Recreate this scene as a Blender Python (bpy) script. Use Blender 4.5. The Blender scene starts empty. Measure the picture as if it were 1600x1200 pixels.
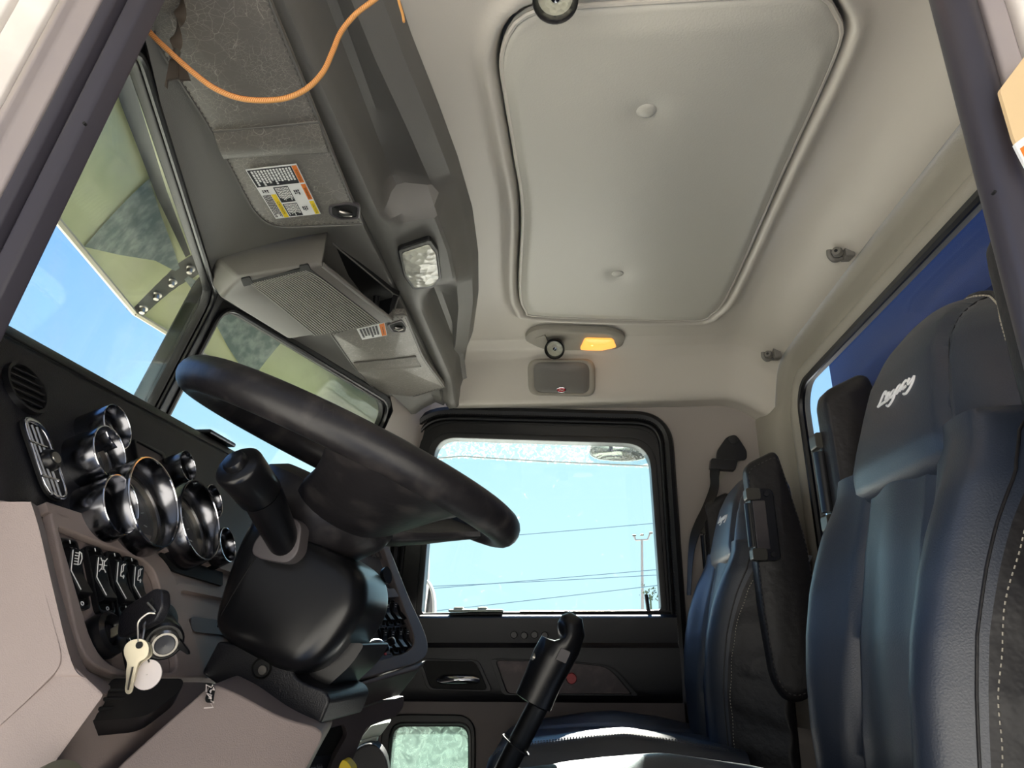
import bpy, bmesh, math, random
import numpy as np
from mathutils import Vector, Matrix
random.seed(4)
V = Vector
cos, sin, pi, radians = math.cos, math.sin, math.pi, math.radians
H = 0.70                                   # height of the camera above the cab floor
F_PX, TH, PS = 1108.0, radians(19.5), radians(4)
scene = bpy.context.scene
col = scene.collection

# ---------------------------------------------------------------- measuring
# truck axes, origin at the viewpoint: x to the rear, y across the cab, z up
def ray(u, v):
    a = (u - 800) / F_PX; b = (600 - v) / F_PX
    yy = cos(TH) - sin(TH) * b; z = sin(TH) + cos(TH) * b
    return V((a * cos(PS) - yy * sin(PS), a * sin(PS) + yy * cos(PS), z))
def aty(u, v, y): r = ray(u, v); return r * (y / r.y)
def atx(u, v, x): r = ray(u, v); return r * (x / r.x)
def atz(u, v, z): r = ray(u, v); return r * (z / r.z)
def atp(u, v, p, n): r = ray(u, v); return r * (V(p).dot(n) / r.dot(n))
def smooth(t):
    t = max(0.0, min(1.0, t)); return t * t * (3 - 2 * t)
def lerp(a, b, t): return a + (b - a) * t
def interp(x, xs, ys): return float(np.interp(x, xs, ys))

# ---------------------------------------------------------------- mesh collecting
class MB:
    def __init__(self): self.v = []; self.f = []; self.m = []; self.mi = 0
    def add(self, vs, fs):
        b = len(self.v); self.v += [V(p) for p in vs]
        for f in fs: self.f.append([b + i for i in f]); self.m.append(self.mi)
        return self
    def loft(self, rings, closed=True, caps=True):
        n = len(rings[0]); vs = [p for r in rings for p in r]; fs = []
        for i in range(len(rings) - 1):
            for j in range(n if closed else n - 1):
                k = (j + 1) % n
                fs.append([i * n + j, i * n + k, (i + 1) * n + k, (i + 1) * n + j])
        if caps and closed:
            fs.append(list(range(n))[::-1]); fs.append([(len(rings) - 1) * n + j for j in range(n)])
        return self.add(vs, fs)
    def grid(self, rows): return self.loft(rows, closed=False, caps=False)
    def prism(self, pts, ext):
        ext = V(ext); return self.loft([list(pts), [V(p) + ext for p in pts]])
    def plate_ring(self, outer, inner, ext):
        n = len(outer); ext = V(ext)
        vs = list(outer) + list(inner) + [V(p) + ext for p in outer] + [V(p) + ext for p in inner]; fs = []
        for j in range(n):
            k = (j + 1) % n
            fs += [[j, k, n + k, n + j], [2 * n + j, 3 * n + j, 3 * n + k, 2 * n + k],
                   [j, 2 * n + j, 2 * n + k, k], [n + j, n + k, 3 * n + k, 3 * n + j]]
        return self.add(vs, fs)
    def box(self, c, s, R=None):
        c = V(c); pts = []
        for dz in (-.5, .5):
            for dx, dy in ((-.5, -.5), (.5, -.5), (.5, .5), (-.5, .5)):
                p = V((dx * s[0], dy * s[1], dz * s[2])); pts.append(c + (R @ p if R else p))
        return self.add(pts, [[3, 2, 1, 0], [4, 5, 6, 7], [0, 1, 5, 4], [1, 2, 6, 5], [2, 3, 7, 6], [3, 0, 4, 7]])
    def tube(self, path, r, n=8, closed=False, caps=True, flat=None):
        path = [V(p) for p in path]; N = len(path); rings = []
        rs = r if isinstance(r, (list, tuple)) else [r] * N
        t0 = (path[1] - path[0]).normalized()
        a = t0.orthogonal().normalized()
        for i in range(N):
            if closed: t = (path[(i + 1) % N] - path[i - 1])
            else: t = path[min(i + 1, N - 1)] - path[max(i - 1, 0)]
            t.normalize(); a = (a - t * a.dot(t)).normalized(); b = t.cross(a)
            rings.append([path[i] + (a * cos(2 * pi * k / n) + b * sin(2 * pi * k / n)) * rs[i] for k in range(n)])
        if closed:
            rings.append(rings[0]); return self.loft(rings, True, False)
        return self.loft(rings, True, caps)
    def lathe(self, prof, O, axis, n=32, up=None, cut=0.0, caps=True):
        O = V(O); ax = V(axis).normalized()
        up = V(up) if up else (V((0, 0, 1)) if abs(ax.z) < .95 else V((1, 0, 0)))
        up = (up - ax * up.dot(ax)).normalized(); s = ax.cross(up); rings = []
        for p in prof:
            r, h = p[0], p[1]; c = p[2] if len(p) > 2 else 0.0
            rings.append([O + ax * (h + c * cos(2 * pi * k / n)) + (up * cos(2 * pi * k / n) + s * sin(2 * pi * k / n)) * r for k in range(n)])
        return self.loft(rings, True, caps)

def round_poly(pts, r, n=5):
    pts = [V(p) for p in pts]; N = len(pts); out = []
    rs = r if isinstance(r, (list, tuple)) else [r] * N
    for i, p in enumerate(pts):
        a = pts[i - 1]; b = pts[(i + 1) % N]
        ra = min(rs[i], (a - p).length * .48); rb = min(rs[i], (b - p).length * .48)
        p0 = p + (a - p).normalized() * ra; p1 = p + (b - p).normalized() * rb
        for k in range(n + 1):
            t = k / n; out.append(p0 * (1 - t) ** 2 + p * 2 * t * (1 - t) + p1 * t * t)
    return out
def resample(pts, n, closed=True):
    P = [V(p) for p in pts] + ([V(pts[0])] if closed else [])
    L = [0]
    for a, b in zip(P, P[1:]): L.append(L[-1] + (b - a).length)
    out = []
    for k in range(n):
        s = L[-1] * k / (n if closed else n - 1)
        i = max(0, min(len(P) - 2, int(np.searchsorted(L, s, side='right')) - 1))
        t = (s - L[i]) / max(1e-9, L[i + 1] - L[i]); out.append(P[i].lerp(P[i + 1], min(1, t)))
    return out
def curve(pts, n=40, closed=False):
    """Catmull-Rom through the points"""
    P = [V(p) for p in pts]; N = len(P); out = []
    segs = N if closed else N - 1
    for i in range(segs):
        if closed: p0, p1, p2, p3 = P[i - 1], P[i], P[(i + 1) % N], P[(i + 2) % N]
        else: p0, p1, p2, p3 = P[max(i - 1, 0)], P[i], P[i + 1], P[min(i + 2, N - 1)]
        m = max(2, n // segs)
        for k in range(m):
            t = k / m
            out.append(.5 * ((2 * p1) + (p2 - p0) * t + (2 * p0 - 5 * p1 + 4 * p2 - p3) * t * t + (3 * p1 - p0 - 3 * p2 + p3) * t ** 3))
    if not closed: out.append(P[-1])
    return out
def inset(pts, d):
    """shrink a flat outline towards its inside by about d"""
    pts = [V(p) for p in pts]; N = len(pts); c = sum(pts, V()) / N; out = []
    nrm = V()
    for i in range(N): nrm += (pts[i] - c).cross(pts[(i + 1) % N] - c)
    nrm.normalize()
    for i in range(N):
        t = (pts[(i + 1) % N] - pts[i - 1]).normalized()
        out.append(pts[i] + nrm.cross(t) * d)
    return out

# ---------------------------------------------------------------- objects
def wloc(o):
    p = V(o.location)
    while o.parent: o = o.parent; p = p + V(o.location)
    return p
def tag(o, label=None, cat=None, group=None, kind=None):
    if label: o['label'] = label
    if cat: o['category'] = cat
    if group: o['group'] = group
    if kind: o['kind'] = kind
    return o
def thing(name, loc, label=None, cat=None, group=None, kind=None, parent=None):
    o = bpy.data.objects.new(name, None); o.empty_display_size = .02
    o.location = V(loc) + V((0, 0, H)); col.objects.link(o)
    return tag(o, label, cat, group, kind)
def build(mb, name, mat, parent=None, bev=0, segs=2, sub=0, angle=38, flat=False, label=None, cat=None, group=None, kind=None):
    me = bpy.data.meshes.new(name)
    vs = [V(p) + V((0, 0, H)) for p in mb.v]
    if parent: org = wloc(parent)
    else:
        lo = V([min(p[i] for p in vs) for i in range(3)]); hi = V([max(p[i] for p in vs) for i in range(3)])
        org = V(((lo.x + hi.x) / 2, (lo.y + hi.y) / 2, lo.z))
    me.from_pydata([p - org for p in vs], [], mb.f)
    mats = mat if isinstance(mat, (list, tuple)) else [mat]
    for m in mats: me.materials.append(m)
    if len(mats) > 1: me.polygons.foreach_set('material_index', mb.m)
    bm = bmesh.new(); bm.from_mesh(me)
    bmesh.ops.recalc_face_normals(bm, faces=bm.faces)
    if bev:
        ed = [e for e in bm.edges if len(e.link_faces) == 2 and e.calc_face_angle(0) > radians(30)]
        bmesh.ops.bevel(bm, geom=ed, offset=bev, offset_type='OFFSET', segments=segs, profile=.5, affect='EDGES', clamp_overlap=True)
    bm.to_mesh(me); bm.free()
    if not flat:
        me.polygons.foreach_set('use_smooth', [True] * len(me.polygons))
        me.set_sharp_from_angle(angle=radians(angle))
    o = bpy.data.objects.new(name, me); col.objects.link(o)
    if parent: o.parent = parent
    else: o.location = org
    if bev and not flat:
        wn = o.modifiers.new('face_weighted_normals', 'WEIGHTED_NORMAL'); wn.keep_sharp = True; wn.weight = 80
    if sub:
        s = o.modifiers.new('subdivision', 'SUBSURF'); s.levels = sub; s.render_levels = sub
    return tag(o, label, cat, group, kind)
def dup(root, move=(0, 0, 0), label=None, group=None):
    r = root.copy(); col.objects.link(r); r.location = V(root.location) + V(move)
    if label: r['label'] = label
    if group: r['group'] = group
    for ch in list(root.children):
        c = ch.copy(); col.objects.link(c); c.parent = r
        for g in list(ch.children):
            d = g.copy(); col.objects.link(d); d.parent = c
    return r
def text_mb(body, O, U, W, size, width=None, shear=0.0, ext=.0004):
    """real lettering as a mesh: U runs along the line, W up the letters"""
    cu = bpy.data.curves.new('lettering', 'FONT'); cu.body = body; cu.size = 1; cu.shear = shear
    cu.align_x = 'CENTER'; cu.align_y = 'CENTER'; cu.resolution_u = 2
    o = bpy.data.objects.new('lettering', cu); col.objects.link(o)
    dg = bpy.context.evaluated_depsgraph_get(); dg.update()
    me = bpy.data.meshes.new_from_object(o.evaluated_get(dg))
    U = V(U).normalized(); W = V(W).normalized(); N = U.cross(W)
    xs = [v.co.x for v in me.vertices]; sx = size
    if width: sx = width / max(1e-6, max(xs) - min(xs))
    mb = MB()
    mb.add([V(O) + U * v.co.x * sx + W * v.co.y * size + N * ext for v in me.vertices], [list(p.vertices) for p in me.polygons])
    bpy.data.objects.remove(o); bpy.data.curves.remove(cu); bpy.data.meshes.remove(me)
    return mb

# ---------------------------------------------------------------- materials
def lin(c):
    c = c / 255.0
    return c / 12.92 if c <= .04045 else ((c + .055) / 1.055) ** 2.4
def rgb(r, g, b): return (lin(r), lin(g), lin(b), 1)
def mat(name, color, rough=.5, metal=0.0, bump=None, var=None, spec=.5, coat=0.0, trans=0.0, emit=None):
    m = bpy.data.materials.new(name); m.use_nodes = True; nt = m.node_tree; b = nt.nodes['Principled BSDF']
    b.inputs['Base Color'].default_value = color; b.inputs['Roughness'].default_value = rough
    b.inputs['Metallic'].default_value = metal; b.inputs['Specular IOR Level'].default_value = spec
    b.inputs['Coat Weight'].default_value = coat; b.inputs['Coat Roughness'].default_value = .38
    if emit: b.inputs['Emission Color'].default_value = emit[0]; b.inputs['Emission Strength'].default_value = emit[1]
    tc = nt.nodes.new('ShaderNodeTexCoord')
    if bump:
        kind, sc, st, dist = bump
        if kind == 'voronoi':
            t = nt.nodes.new('ShaderNodeTexVoronoi'); t.inputs['Scale'].default_value = sc; out = t.outputs['Distance']
        else:
            t = nt.nodes.new('ShaderNodeTexNoise'); t.inputs['Scale'].default_value = sc; t.inputs['Detail'].default_value = 3; out = t.outputs['Fac']
        nt.links.new(tc.outputs['Object'], t.inputs['Vector'])
        bp = nt.nodes.new('ShaderNodeBump'); bp.inputs['Strength'].default_value = st; bp.inputs['Distance'].default_value = dist
        nt.links.new(out, bp.inputs['Height']); nt.links.new(bp.outputs['Normal'], b.inputs['Normal'])
    if var:
        sc, c2, lo, hi = var
        n = nt.nodes.new('ShaderNodeTexNoise'); n.inputs['Scale'].default_value = sc; n.inputs['Detail'].default_value = 5
        nt.links.new(tc.outputs['Object'], n.inputs['Vector'])
        mr = nt.nodes.new('ShaderNodeMapRange'); mr.inputs['From Min'].default_value = lo; mr.inputs['From Max'].default_value = hi
        nt.links.new(n.outputs['Fac'], mr.inputs['Value'])
        mx = nt.nodes.new('ShaderNodeMix'); mx.data_type = 'RGBA'
        mx.inputs['A'].default_value = color; mx.inputs['B'].default_value = c2
        nt.links.new(mr.outputs['Result'], mx.inputs['Factor']); nt.links.new(mx.outputs['Result'], b.inputs['Base Color'])
    return m
def glass_mat(name, tint, gloss=.08, dirt_glare=None):
    """thin clear pane: see-through with a tint and a weak mirror, dirt as thin white film"""
    m = bpy.data.materials.new(name); m.use_nodes = True; nt = m.node_tree; N = nt.nodes; Lk = nt.links
    N.remove(N['Principled BSDF']); out = N['Material Output']
    t = N.new('ShaderNodeBsdfTransparent'); t.inputs['Color'].default_value = tint
    g = N.new('ShaderNodeBsdfGlossy'); g.inputs['Roughness'].default_value = .02
    lw = N.new('ShaderNodeLayerWeight'); lw.inputs['Blend'].default_value = .5
    pw = N.new('ShaderNodeMath'); pw.operation = 'POWER'; pw.inputs[1].default_value = 5; Lk.new(lw.outputs['Facing'], pw.inputs[0])
    fr = N.new('ShaderNodeMath'); fr.operation = 'MULTIPLY_ADD'; fr.inputs[1].default_value = .28; fr.inputs[2].default_value = gloss * .4; Lk.new(pw.outputs[0], fr.inputs[0])
    mx = N.new('ShaderNodeMixShader'); Lk.new(fr.outputs[0], mx.inputs['Fac']); Lk.new(t.outputs[0], mx.inputs[1]); Lk.new(g.outputs[0], mx.inputs[2])
    last = mx
    if dirt_glare:
        c, sc, lo, hi, amt = dirt_glare
        d = N.new('ShaderNodeBsdfTranslucent'); d.inputs['Color'].default_value = c
        d2 = N.new('ShaderNodeBsdfDiffuse'); d2.inputs['Color'].default_value = c
        dm = N.new('ShaderNodeMixShader'); dm.inputs['Fac'].default_value = .3; Lk.new(d.outputs[0], dm.inputs[1]); Lk.new(d2.outputs[0], dm.inputs[2])
        tc = N.new('ShaderNodeTexCoord'); n = N.new('ShaderNodeTexNoise'); n.inputs['Scale'].default_value = sc; n.inputs['Detail'].default_value = 8; n.inputs['Distortion'].default_value = 1.5
        Lk.new(tc.outputs['Object'], n.inputs['Vector'])
        mr = N.new('ShaderNodeMapRange'); mr.inputs['From Min'].default_value = lo; mr.inputs['From Max'].default_value = hi
        mr.inputs['To Min'].default_value = amt[0]; mr.inputs['To Max'].default_value = amt[1]
        Lk.new(n.outputs['Fac'], mr.inputs['Value'])
        m2 = N.new('ShaderNodeMixShader'); Lk.new(mr.outputs['Result'], m2.inputs['Fac']); Lk.new(mx.outputs[0], m2.inputs[1]); Lk.new(dm.outputs[0], m2.inputs[2]); last = m2
    Lk.new(last.outputs[0], out.inputs['Surface'])
    return m

M = {}
M['door_taupe'] = mat('shaded taupe door panel', rgb(108, 99, 98), .5, bump=('noise', 900, .3, .0012))  # darker copy of the dash taupe, shade put into its colour
M['headliner'] = mat('grey headliner vinyl', rgb(196, 190, 180), .38, bump=('noise', 420, .12, .002))
M['panel_vinyl'] = mat('grey padded roof vinyl', rgb(190, 187, 177), .40, bump=('noise', 300, .18, .002))
M['wall_vinyl'] = mat('taupe wall vinyl', rgb(152, 144, 139), .5, bump=('noise', 500, .15, .002))
M['cloth_trim'] = mat('grey moulded rear trim', rgb(152, 147, 137), .55, bump=('noise', 600, .3, .002), spec=.25)
M['console'] = mat('dark grey grained header plastic', rgb(102, 100, 96), .46, bump=('noise', 900, .3, .0015))
M['console_light'] = mat('mid grey grained plastic', rgb(108, 105, 100), .45, bump=('noise', 900, .25, .0015))
M['visor_vinyl'] = mat('worn grey visor vinyl', rgb(112, 108, 102), .42, bump=('noise', 90, .3, .002))
M['scratch'] = mat('pale scuffed thread', rgb(165, 160, 150), .6)
M['black_plastic'] = mat('black grained plastic', rgb(22, 22, 27), .38, bump=('noise', 700, .35, .0015))
M['black_smooth'] = mat('black smooth plastic', rgb(18, 18, 20), .28)
M['black_matte'] = mat('black void plastic', rgb(8, 8, 9), .7)
M['rubber'] = mat('black rubber', rgb(14, 14, 16), .42)
M['grey_rubber'] = mat('grey worn rubber', rgb(66, 62, 66), .4, var=(9, rgb(96, 90, 90), .4, .7))
M['wheel'] = mat('worn black wheel rim', rgb(30, 28, 30), .42, bump=('voronoi', 120, .15, .001), var=(30, rgb(58, 54, 53), .5, .72))
M['taupe'] = mat('taupe dash plastic', rgb(148, 134, 129), .5, bump=('noise', 900, .3, .0012))
M['taupe_dark'] = mat('dark taupe plastic', rgb(84, 76, 76), .5, bump=('noise', 900, .3, .0012))
M['leather'] = mat('black leather', rgb(32, 41, 57), .40, bump=('noise', 500, .25, .0014), spec=.85, coat=.2)  # navy tint puts the blue sky sheen into the black leather's colour
M['leather_matte'] = mat('black side leather', rgb(34, 32, 33), .45, bump=('noise', 34, .45, .006))
M['thread'] = mat('pale stitching thread', rgb(190, 182, 165), .7)
M['dark_thread'] = mat('dark stitching thread', rgb(90, 86, 84), .7)
M['white_thread'] = mat('white embroidery thread', rgb(235, 235, 235), .6)
M['chrome'] = mat('chrome', rgb(215, 215, 220), .1, 1.0)
M['dark_chrome'] = mat('reflection darkened chrome', rgb(128, 129, 134), .2, 1.0)  # black surroundings mirrored in the bezels are put into this darker chrome colour
M['steel'] = mat('brushed steel', rgb(180, 176, 168), .3, 1.0)
M['key_brass'] = mat('nickel key metal', rgb(214, 205, 180), .35, .6)
M['white_tag'] = mat('white key tag', rgb(225, 215, 210), .6)
M['frame_paint'] = mat('off white door frame paint', rgb(236, 230, 224), .35, var=(6, rgb(206, 197, 190), .45, .7))
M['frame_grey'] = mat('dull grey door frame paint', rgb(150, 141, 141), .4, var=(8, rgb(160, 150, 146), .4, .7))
M['seal'] = mat('dark door seal rubber', rgb(60, 57, 64), .32)
M['tape'] = mat('beige tape', rgb(226, 196, 150), .6)
M['white'] = mat('white print', rgb(238, 238, 236), .5)
M['ink'] = mat('black print', rgb(22, 24, 32), .5)
M['orange'] = mat('orange print', rgb(236, 128, 40), .5)
M['yellow'] = mat('yellow print', rgb(245, 214, 30), .5)
M['red'] = mat('red enamel', rgb(170, 30, 36), .35)
M['lens'] = mat('clear ribbed lens', rgb(222, 222, 208), .15, spec=.7, bump=('voronoi', 55, .6, .004), var=(40, rgb(150, 150, 140), .5, .75))
M['amber'] = mat('lit amber lens', rgb(255, 190, 110), .3, emit=(rgb(255, 170, 70), .55))
M['bulb'] = mat('glowing bulb', rgb(255, 225, 140), .3, emit=(rgb(255, 205, 90), 2.2))
M['cord'] = mat('orange braided cord', rgb(200, 146, 84), .6)
M['cord_dark'] = mat('rust fleck thread', rgb(170, 92, 40), .7)
M['strap'] = mat('brown twisted strap', rgb(70, 62, 54), .5)
M['blue_paint'] = mat('deep blue body paint', rgb(32, 52, 102), .6, spec=.2)
M['navy_paint'] = mat('dark navy paint', rgb(24, 35, 70), .6, spec=.2)
M['visor_metal'] = mat('outside visor with reflected tint', rgb(218, 222, 164), .42, .15, var=(5, rgb(236, 236, 188), .35, .65), bump=('noise', 14, .3, .004))  # yellow green of mirrored surroundings painted into the metal's colour
M['visor_reflection'] = mat('grey green painted reflection', rgb(128, 142, 134), .4, .2, var=(40, rgb(176, 184, 172), .4, .65))  # colour of a dark reflection painted on the visor underside
M['visor_edge'] = mat('cream visor edge', rgb(235, 225, 200), .5)
M['dark_metal'] = mat('dark bracket metal', rgb(84, 82, 76), .4, .5)
M['galv'] = mat('galvanised metal', rgb(150, 150, 152), .5, .3)
M['wire'] = mat('power line cable', rgb(90, 120, 140), .8)
M['mirror_shell'] = mat('pale mirror shell', rgb(205, 208, 204), .4)
M['mirror_glass'] = mat('mirror glass', rgb(240, 240, 240), .02, 1.0)
M['mirror_warm'] = mat('mirror with painted tan reflection', rgb(214, 204, 186), .08, 1.0)  # tan cab interior seen in the mirror is put into its tint
M['wood'] = mat('dark burl trim', rgb(50, 34, 38), .32, var=(24, rgb(84, 66, 70), .5, .75), spec=.3)
M['ground'] = mat('pale bounce ground', rgb(232, 226, 212), .9, var=(1.5, rgb(214, 206, 188), .4, .7))  # colour raised so the ground bounces more light onto the ceiling
M['tree'] = mat('dark shrub leaves', rgb(66, 84, 66), .8)
M['mint'] = mat('pale mint plastic', rgb(190, 200, 190), .5)
M['carpet'] = mat('dark floor mat', rgb(40, 38, 38), .9, bump=('noise', 200, .5, .003))
M['spot_glass'] = mat('spot lamp reflector', rgb(230, 228, 205), .15, .5, bump=('voronoi', 120, .5, .003))
M['stack_grey'] = mat('charcoal stack face', rgb(70, 72, 80), .45, bump=('noise', 700, .4, .0015))
M['grille_grey'] = mat('grille bar grey', rgb(138, 135, 128), .45)
M['seam'] = mat('dark seam piping', rgb(17, 17, 19), .6)
M['olive'] = mat('olive rubber', rgb(112, 108, 84), .6)
M['dial'] = mat('gauge face with painted glare', rgb(78, 79, 84), .22)  # grey lightened to carry the pale lens reflection in the colour
M['label_grey'] = mat('pale grey print', rgb(170, 172, 178), .5)
def add_scuffs(m, base_color, pale, scales):
    """fine pale scratch lines over worn vinyl"""
    nt = m.node_tree; N = nt.nodes; L = nt.links; b = N['Principled BSDF']
    tc = N.new('ShaderNodeTexCoord'); prev = None
    src = b.inputs['Base Color'].links[0].from_socket if b.inputs['Base Color'].links else None
    for k, (sc, wd, lo) in enumerate(scales):
        ns = N.new('ShaderNodeTexNoise'); ns.inputs['Scale'].default_value = sc * .35; ns.inputs['Detail'].default_value = 2
        L.new(tc.outputs['Object'], ns.inputs['Vector'])
        ad = N.new('ShaderNodeVectorMath'); ad.operation = 'MULTIPLY_ADD'; ad.inputs[1].default_value = (1.6 / sc, 1.6 / sc, 1.6 / sc)
        L.new(ns.outputs['Color'], ad.inputs[0]); L.new(tc.outputs['Object'], ad.inputs[2])
        vo = N.new('ShaderNodeTexVoronoi'); vo.feature = 'DISTANCE_TO_EDGE'; vo.inputs['Scale'].default_value = sc; L.new(ad.outputs[0], vo.inputs['Vector'])
        mr = N.new('ShaderNodeMapRange'); mr.inputs['From Min'].default_value = wd; mr.inputs['From Max'].default_value = 0; L.new(vo.outputs['Distance'], mr.inputs['Value'])
        n2 = N.new('ShaderNodeTexNoise'); n2.inputs['Scale'].default_value = 9 + 4 * k; L.new(tc.outputs['Object'], n2.inputs['Vector'])
        m2 = N.new('ShaderNodeMapRange'); m2.inputs['From Min'].default_value = lo; m2.inputs['From Max'].default_value = lo + .12; L.new(n2.outputs['Fac'], m2.inputs['Value'])
        mu = N.new('ShaderNodeMath'); mu.operation = 'MULTIPLY'; L.new(mr.outputs['Result'], mu.inputs[0]); L.new(m2.outputs['Result'], mu.inputs[1])
        m3 = N.new('ShaderNodeMath'); m3.operation = 'MULTIPLY'; m3.inputs[1].default_value = .5; L.new(mu.outputs[0], m3.inputs[0])
        mx = N.new('ShaderNodeMix'); mx.data_type = 'RGBA'; mx.inputs['A'].default_value = base_color; mx.inputs['B'].default_value = pale
        if src: L.new(src, mx.inputs['A'])
        L.new(m3.outputs[0], mx.inputs['Factor']); src = mx.outputs['Result']
    L.new(src, b.inputs['Base Color'])
add_scuffs(M['visor_vinyl'], rgb(112, 108, 102), rgb(196, 190, 178), [(46, .016, .44), (95, .022, .40), (170, .03, .46)])
add_scuffs(M['wheel'], rgb(30, 28, 30), rgb(84, 78, 74), [(60, .06, .56)])
G = {}
G['shield'] = glass_mat('windshield glass', (.93, .96, .94, 1), dirt_glare=((.9, .92, .8, 1), 6, .45, .75, (.0, .06)))
G['door'] = glass_mat('door glass', (.96, .98, .97, 1), dirt_glare=((.9, .95, .95, 1), 30, .68, .85, (.0, .12)))
G['rear'] = glass_mat('rear glass', (.8, .86, .95, 1))
G['lower'] = glass_mat('dusty lower glass', (.40, .50, .46, 1), dirt_glare=((.17, .215, .2, 1), 40, .35, .7, (.25, .75)))
G['deflector'] = glass_mat('clear rain guard', (.72, .82, .84, 1), dirt_glare=((.95, .98, .95, 1), 75, .5, .72, (.04, .45)))
G['gauge'] = glass_mat('gauge lens', (.9, .92, .95, 1), dirt_glare=((.8, .82, .85, 1), 30, .35, .8, (.05, .35)))  # whitish film here paints in the reflection on the gauge lens
EXPOSURE, SKY, SUN, SUN_DIR = 1.12, .66, 14.0, (-.012, -.872, -.488)
# ================================================================ camera, sky, sun
cam = bpy.data.cameras.new('camera'); cam.sensor_width = 36; cam.lens = 36 * F_PX / 1600; cam.clip_start = .01; cam.clip_end = 500
co = bpy.data.objects.new('camera', cam); co.location = (0, 0, H); co.rotation_euler = (pi / 2 + TH, 0, PS); col.objects.link(co); scene.camera = co
scene.view_settings.view_transform = 'Standard'; scene.view_settings.look = 'None'
scene.view_settings.gamma = 1; scene.view_settings.use_curve_mapping = False; scene.view_settings.exposure = EXPOSURE

w = bpy.data.worlds.new('sky'); scene.world = w; w.use_nodes = True; nt = w.node_tree; N = nt.nodes; L = nt.links
bg = N['Background']; bg.inputs['Strength'].default_value = SKY
tc = N.new('ShaderNodeTexCoord'); sp = N.new('ShaderNodeSeparateXYZ'); L.new(tc.outputs['Generated'], sp.inputs[0])
def mrange(src, a, b):
    n = N.new('ShaderNodeMapRange'); n.interpolation_type = 'SMOOTHSTEP'; n.inputs['From Min'].default_value = a; n.inputs['From Max'].default_value = b; L.new(src, n.inputs['Value']); return n.outputs['Result']
def mixc(f, a, b):
    n = N.new('ShaderNodeMix'); n.data_type = 'RGBA'; L.new(f, n.inputs['Factor'])
    for k, x in (('A', a), ('B', b)):
        if isinstance(x, tuple): n.inputs[k].default_value = x
        else: L.new(x, n.inputs[k])
    return n.outputs['Result']
el = mrange(sp.outputs['Z'], 0.0, .75); az = mrange(sp.outputs['Y'], .55, .98); bk = mrange(sp.outputs['Y'], .0, -.7)
xr = mrange(sp.outputs['X'], .1, .8)
sunny = mixc(el, rgb(190, 228, 240), rgb(140, 204, 240))
blue = mixc(el, rgb(160, 200, 255), rgb(112, 168, 255))
deep = mixc(el, rgb(140, 182, 255), rgb(110, 160, 250))
pale = mixc(el, rgb(148, 145, 141), rgb(130, 140, 156))
c = mixc(az, blue, sunny); c = mixc(xr, c, deep); c = mixc(bk, c, pale)
L.new(c, bg.inputs['Color'])
sun = bpy.data.lights.new('sun', 'SUN'); sun.energy = SUN; sun.angle = radians(.6); sun.color = (1, .95, .86)
so = bpy.data.objects.new('sun', sun); d = V(SUN_DIR); so.rotation_euler = d.to_track_quat('-Z', 'Y').to_euler(); so.location = (0, 6, 6); col.objects.link(so)

# ================================================================ floor, ground
mb = MB(); mb.box((-.1, 1.35, -.74), (1.8, 2.1, .08)); build(mb, 'floor', M['carpet'], kind='structure')
mb = MB(); mb.add([(-90, -90, -1.95), (90, -90, -1.95), (90, 120, -1.95), (-90, 120, -1.95)], [[0, 1, 2, 3]])
build(mb, 'ground', M['ground'], kind='structure')

# ================================================================ headliner with its cove and raised rim
RP = [(868, 8), (1050, -4), (1250, -14), (1290, -6), (1309, 22), (1310, 75), (1225, 265), (1140, 455), (1112, 490), (1075, 500), (850, 494), (819, 482), (811, 445), (815, 330), (803, 240), (788, 150), (781, 90), (798, 40), (830, 15)]
PZ = .893
pan = resample(curve([atz(u, v, PZ) for u, v in RP], 160, True), 140)
PX = np.array([(p.x, p.y) for p in pan])
def pan_dist(x, y):
    a = PX; b = np.roll(PX, -1, 0); ab = b - a; q = np.array((x, y)) - a
    t = np.clip((q * ab).sum(1) / (ab * ab).sum(1), 0, 1); dd = np.sqrt(((q - ab * t[:, None]) ** 2).sum(1)).min()
    cr = (a[:, 1] > y) != (b[:, 1] > y)
    ins = int((x < (b[cr, 0] - a[cr, 0]) * (y - a[cr, 1]) / (b[cr, 1] - a[cr, 1]) + a[cr, 0]).sum()) % 2 == 1
    return -dd if ins else dd
HE = [(600, -60), (640, 60), (683, 170), (712, 250), (735, 330), (745, 400), (746, 460), (738, 520), (722, 560), (704, 612)]
HEP = [atz(u, v, .893) for u, v in HE]
HEP[-1] = aty(704, 612, 2.26)
def head_edge(y): return interp(y, [p.y for p in HEP], [p.x for p in HEP])
cz = [(.30, .80), (.45, .86), (.60, .895), (.75, .90), (1.4, .905), (2.02, .90), (2.10, .897), (2.155, .885), (2.19, .862), (2.22, .825), (2.245, .785), (2.262, .752), (2.275, .738), (2.335, .732)]
def cove(y): return interp(y, [p[0] for p in cz], [p[1] for p in cz])
def ceil_z(x, y):
    z = cove(y) - .075 * smooth((x - .52) / .2) ** 1.6
    d = pan_dist(x, y) if .7 < y < 2.08 else 9
    if d < 0: z += .03
    elif d < .07: z += .02 * math.exp(-(d / .006) ** 2) - .016 * math.exp(-((d - .022) / .016) ** 2)
    return z
ys = [.30 + i * .007 for i in range(260)] + [2.12 + i * .0075 for i in range(30)]
rows = []
for y in ys:
    xa = head_edge(y) - .012
    rows.append([(xa + (.70 - xa) * k / 170, y, ceil_z(xa + (.70 - xa) * k / 170, y)) for k in range(171)])
mb = MB(); mb.grid(rows); build(mb, 'ceiling', M['headliner'], kind='structure', angle=60)

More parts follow.
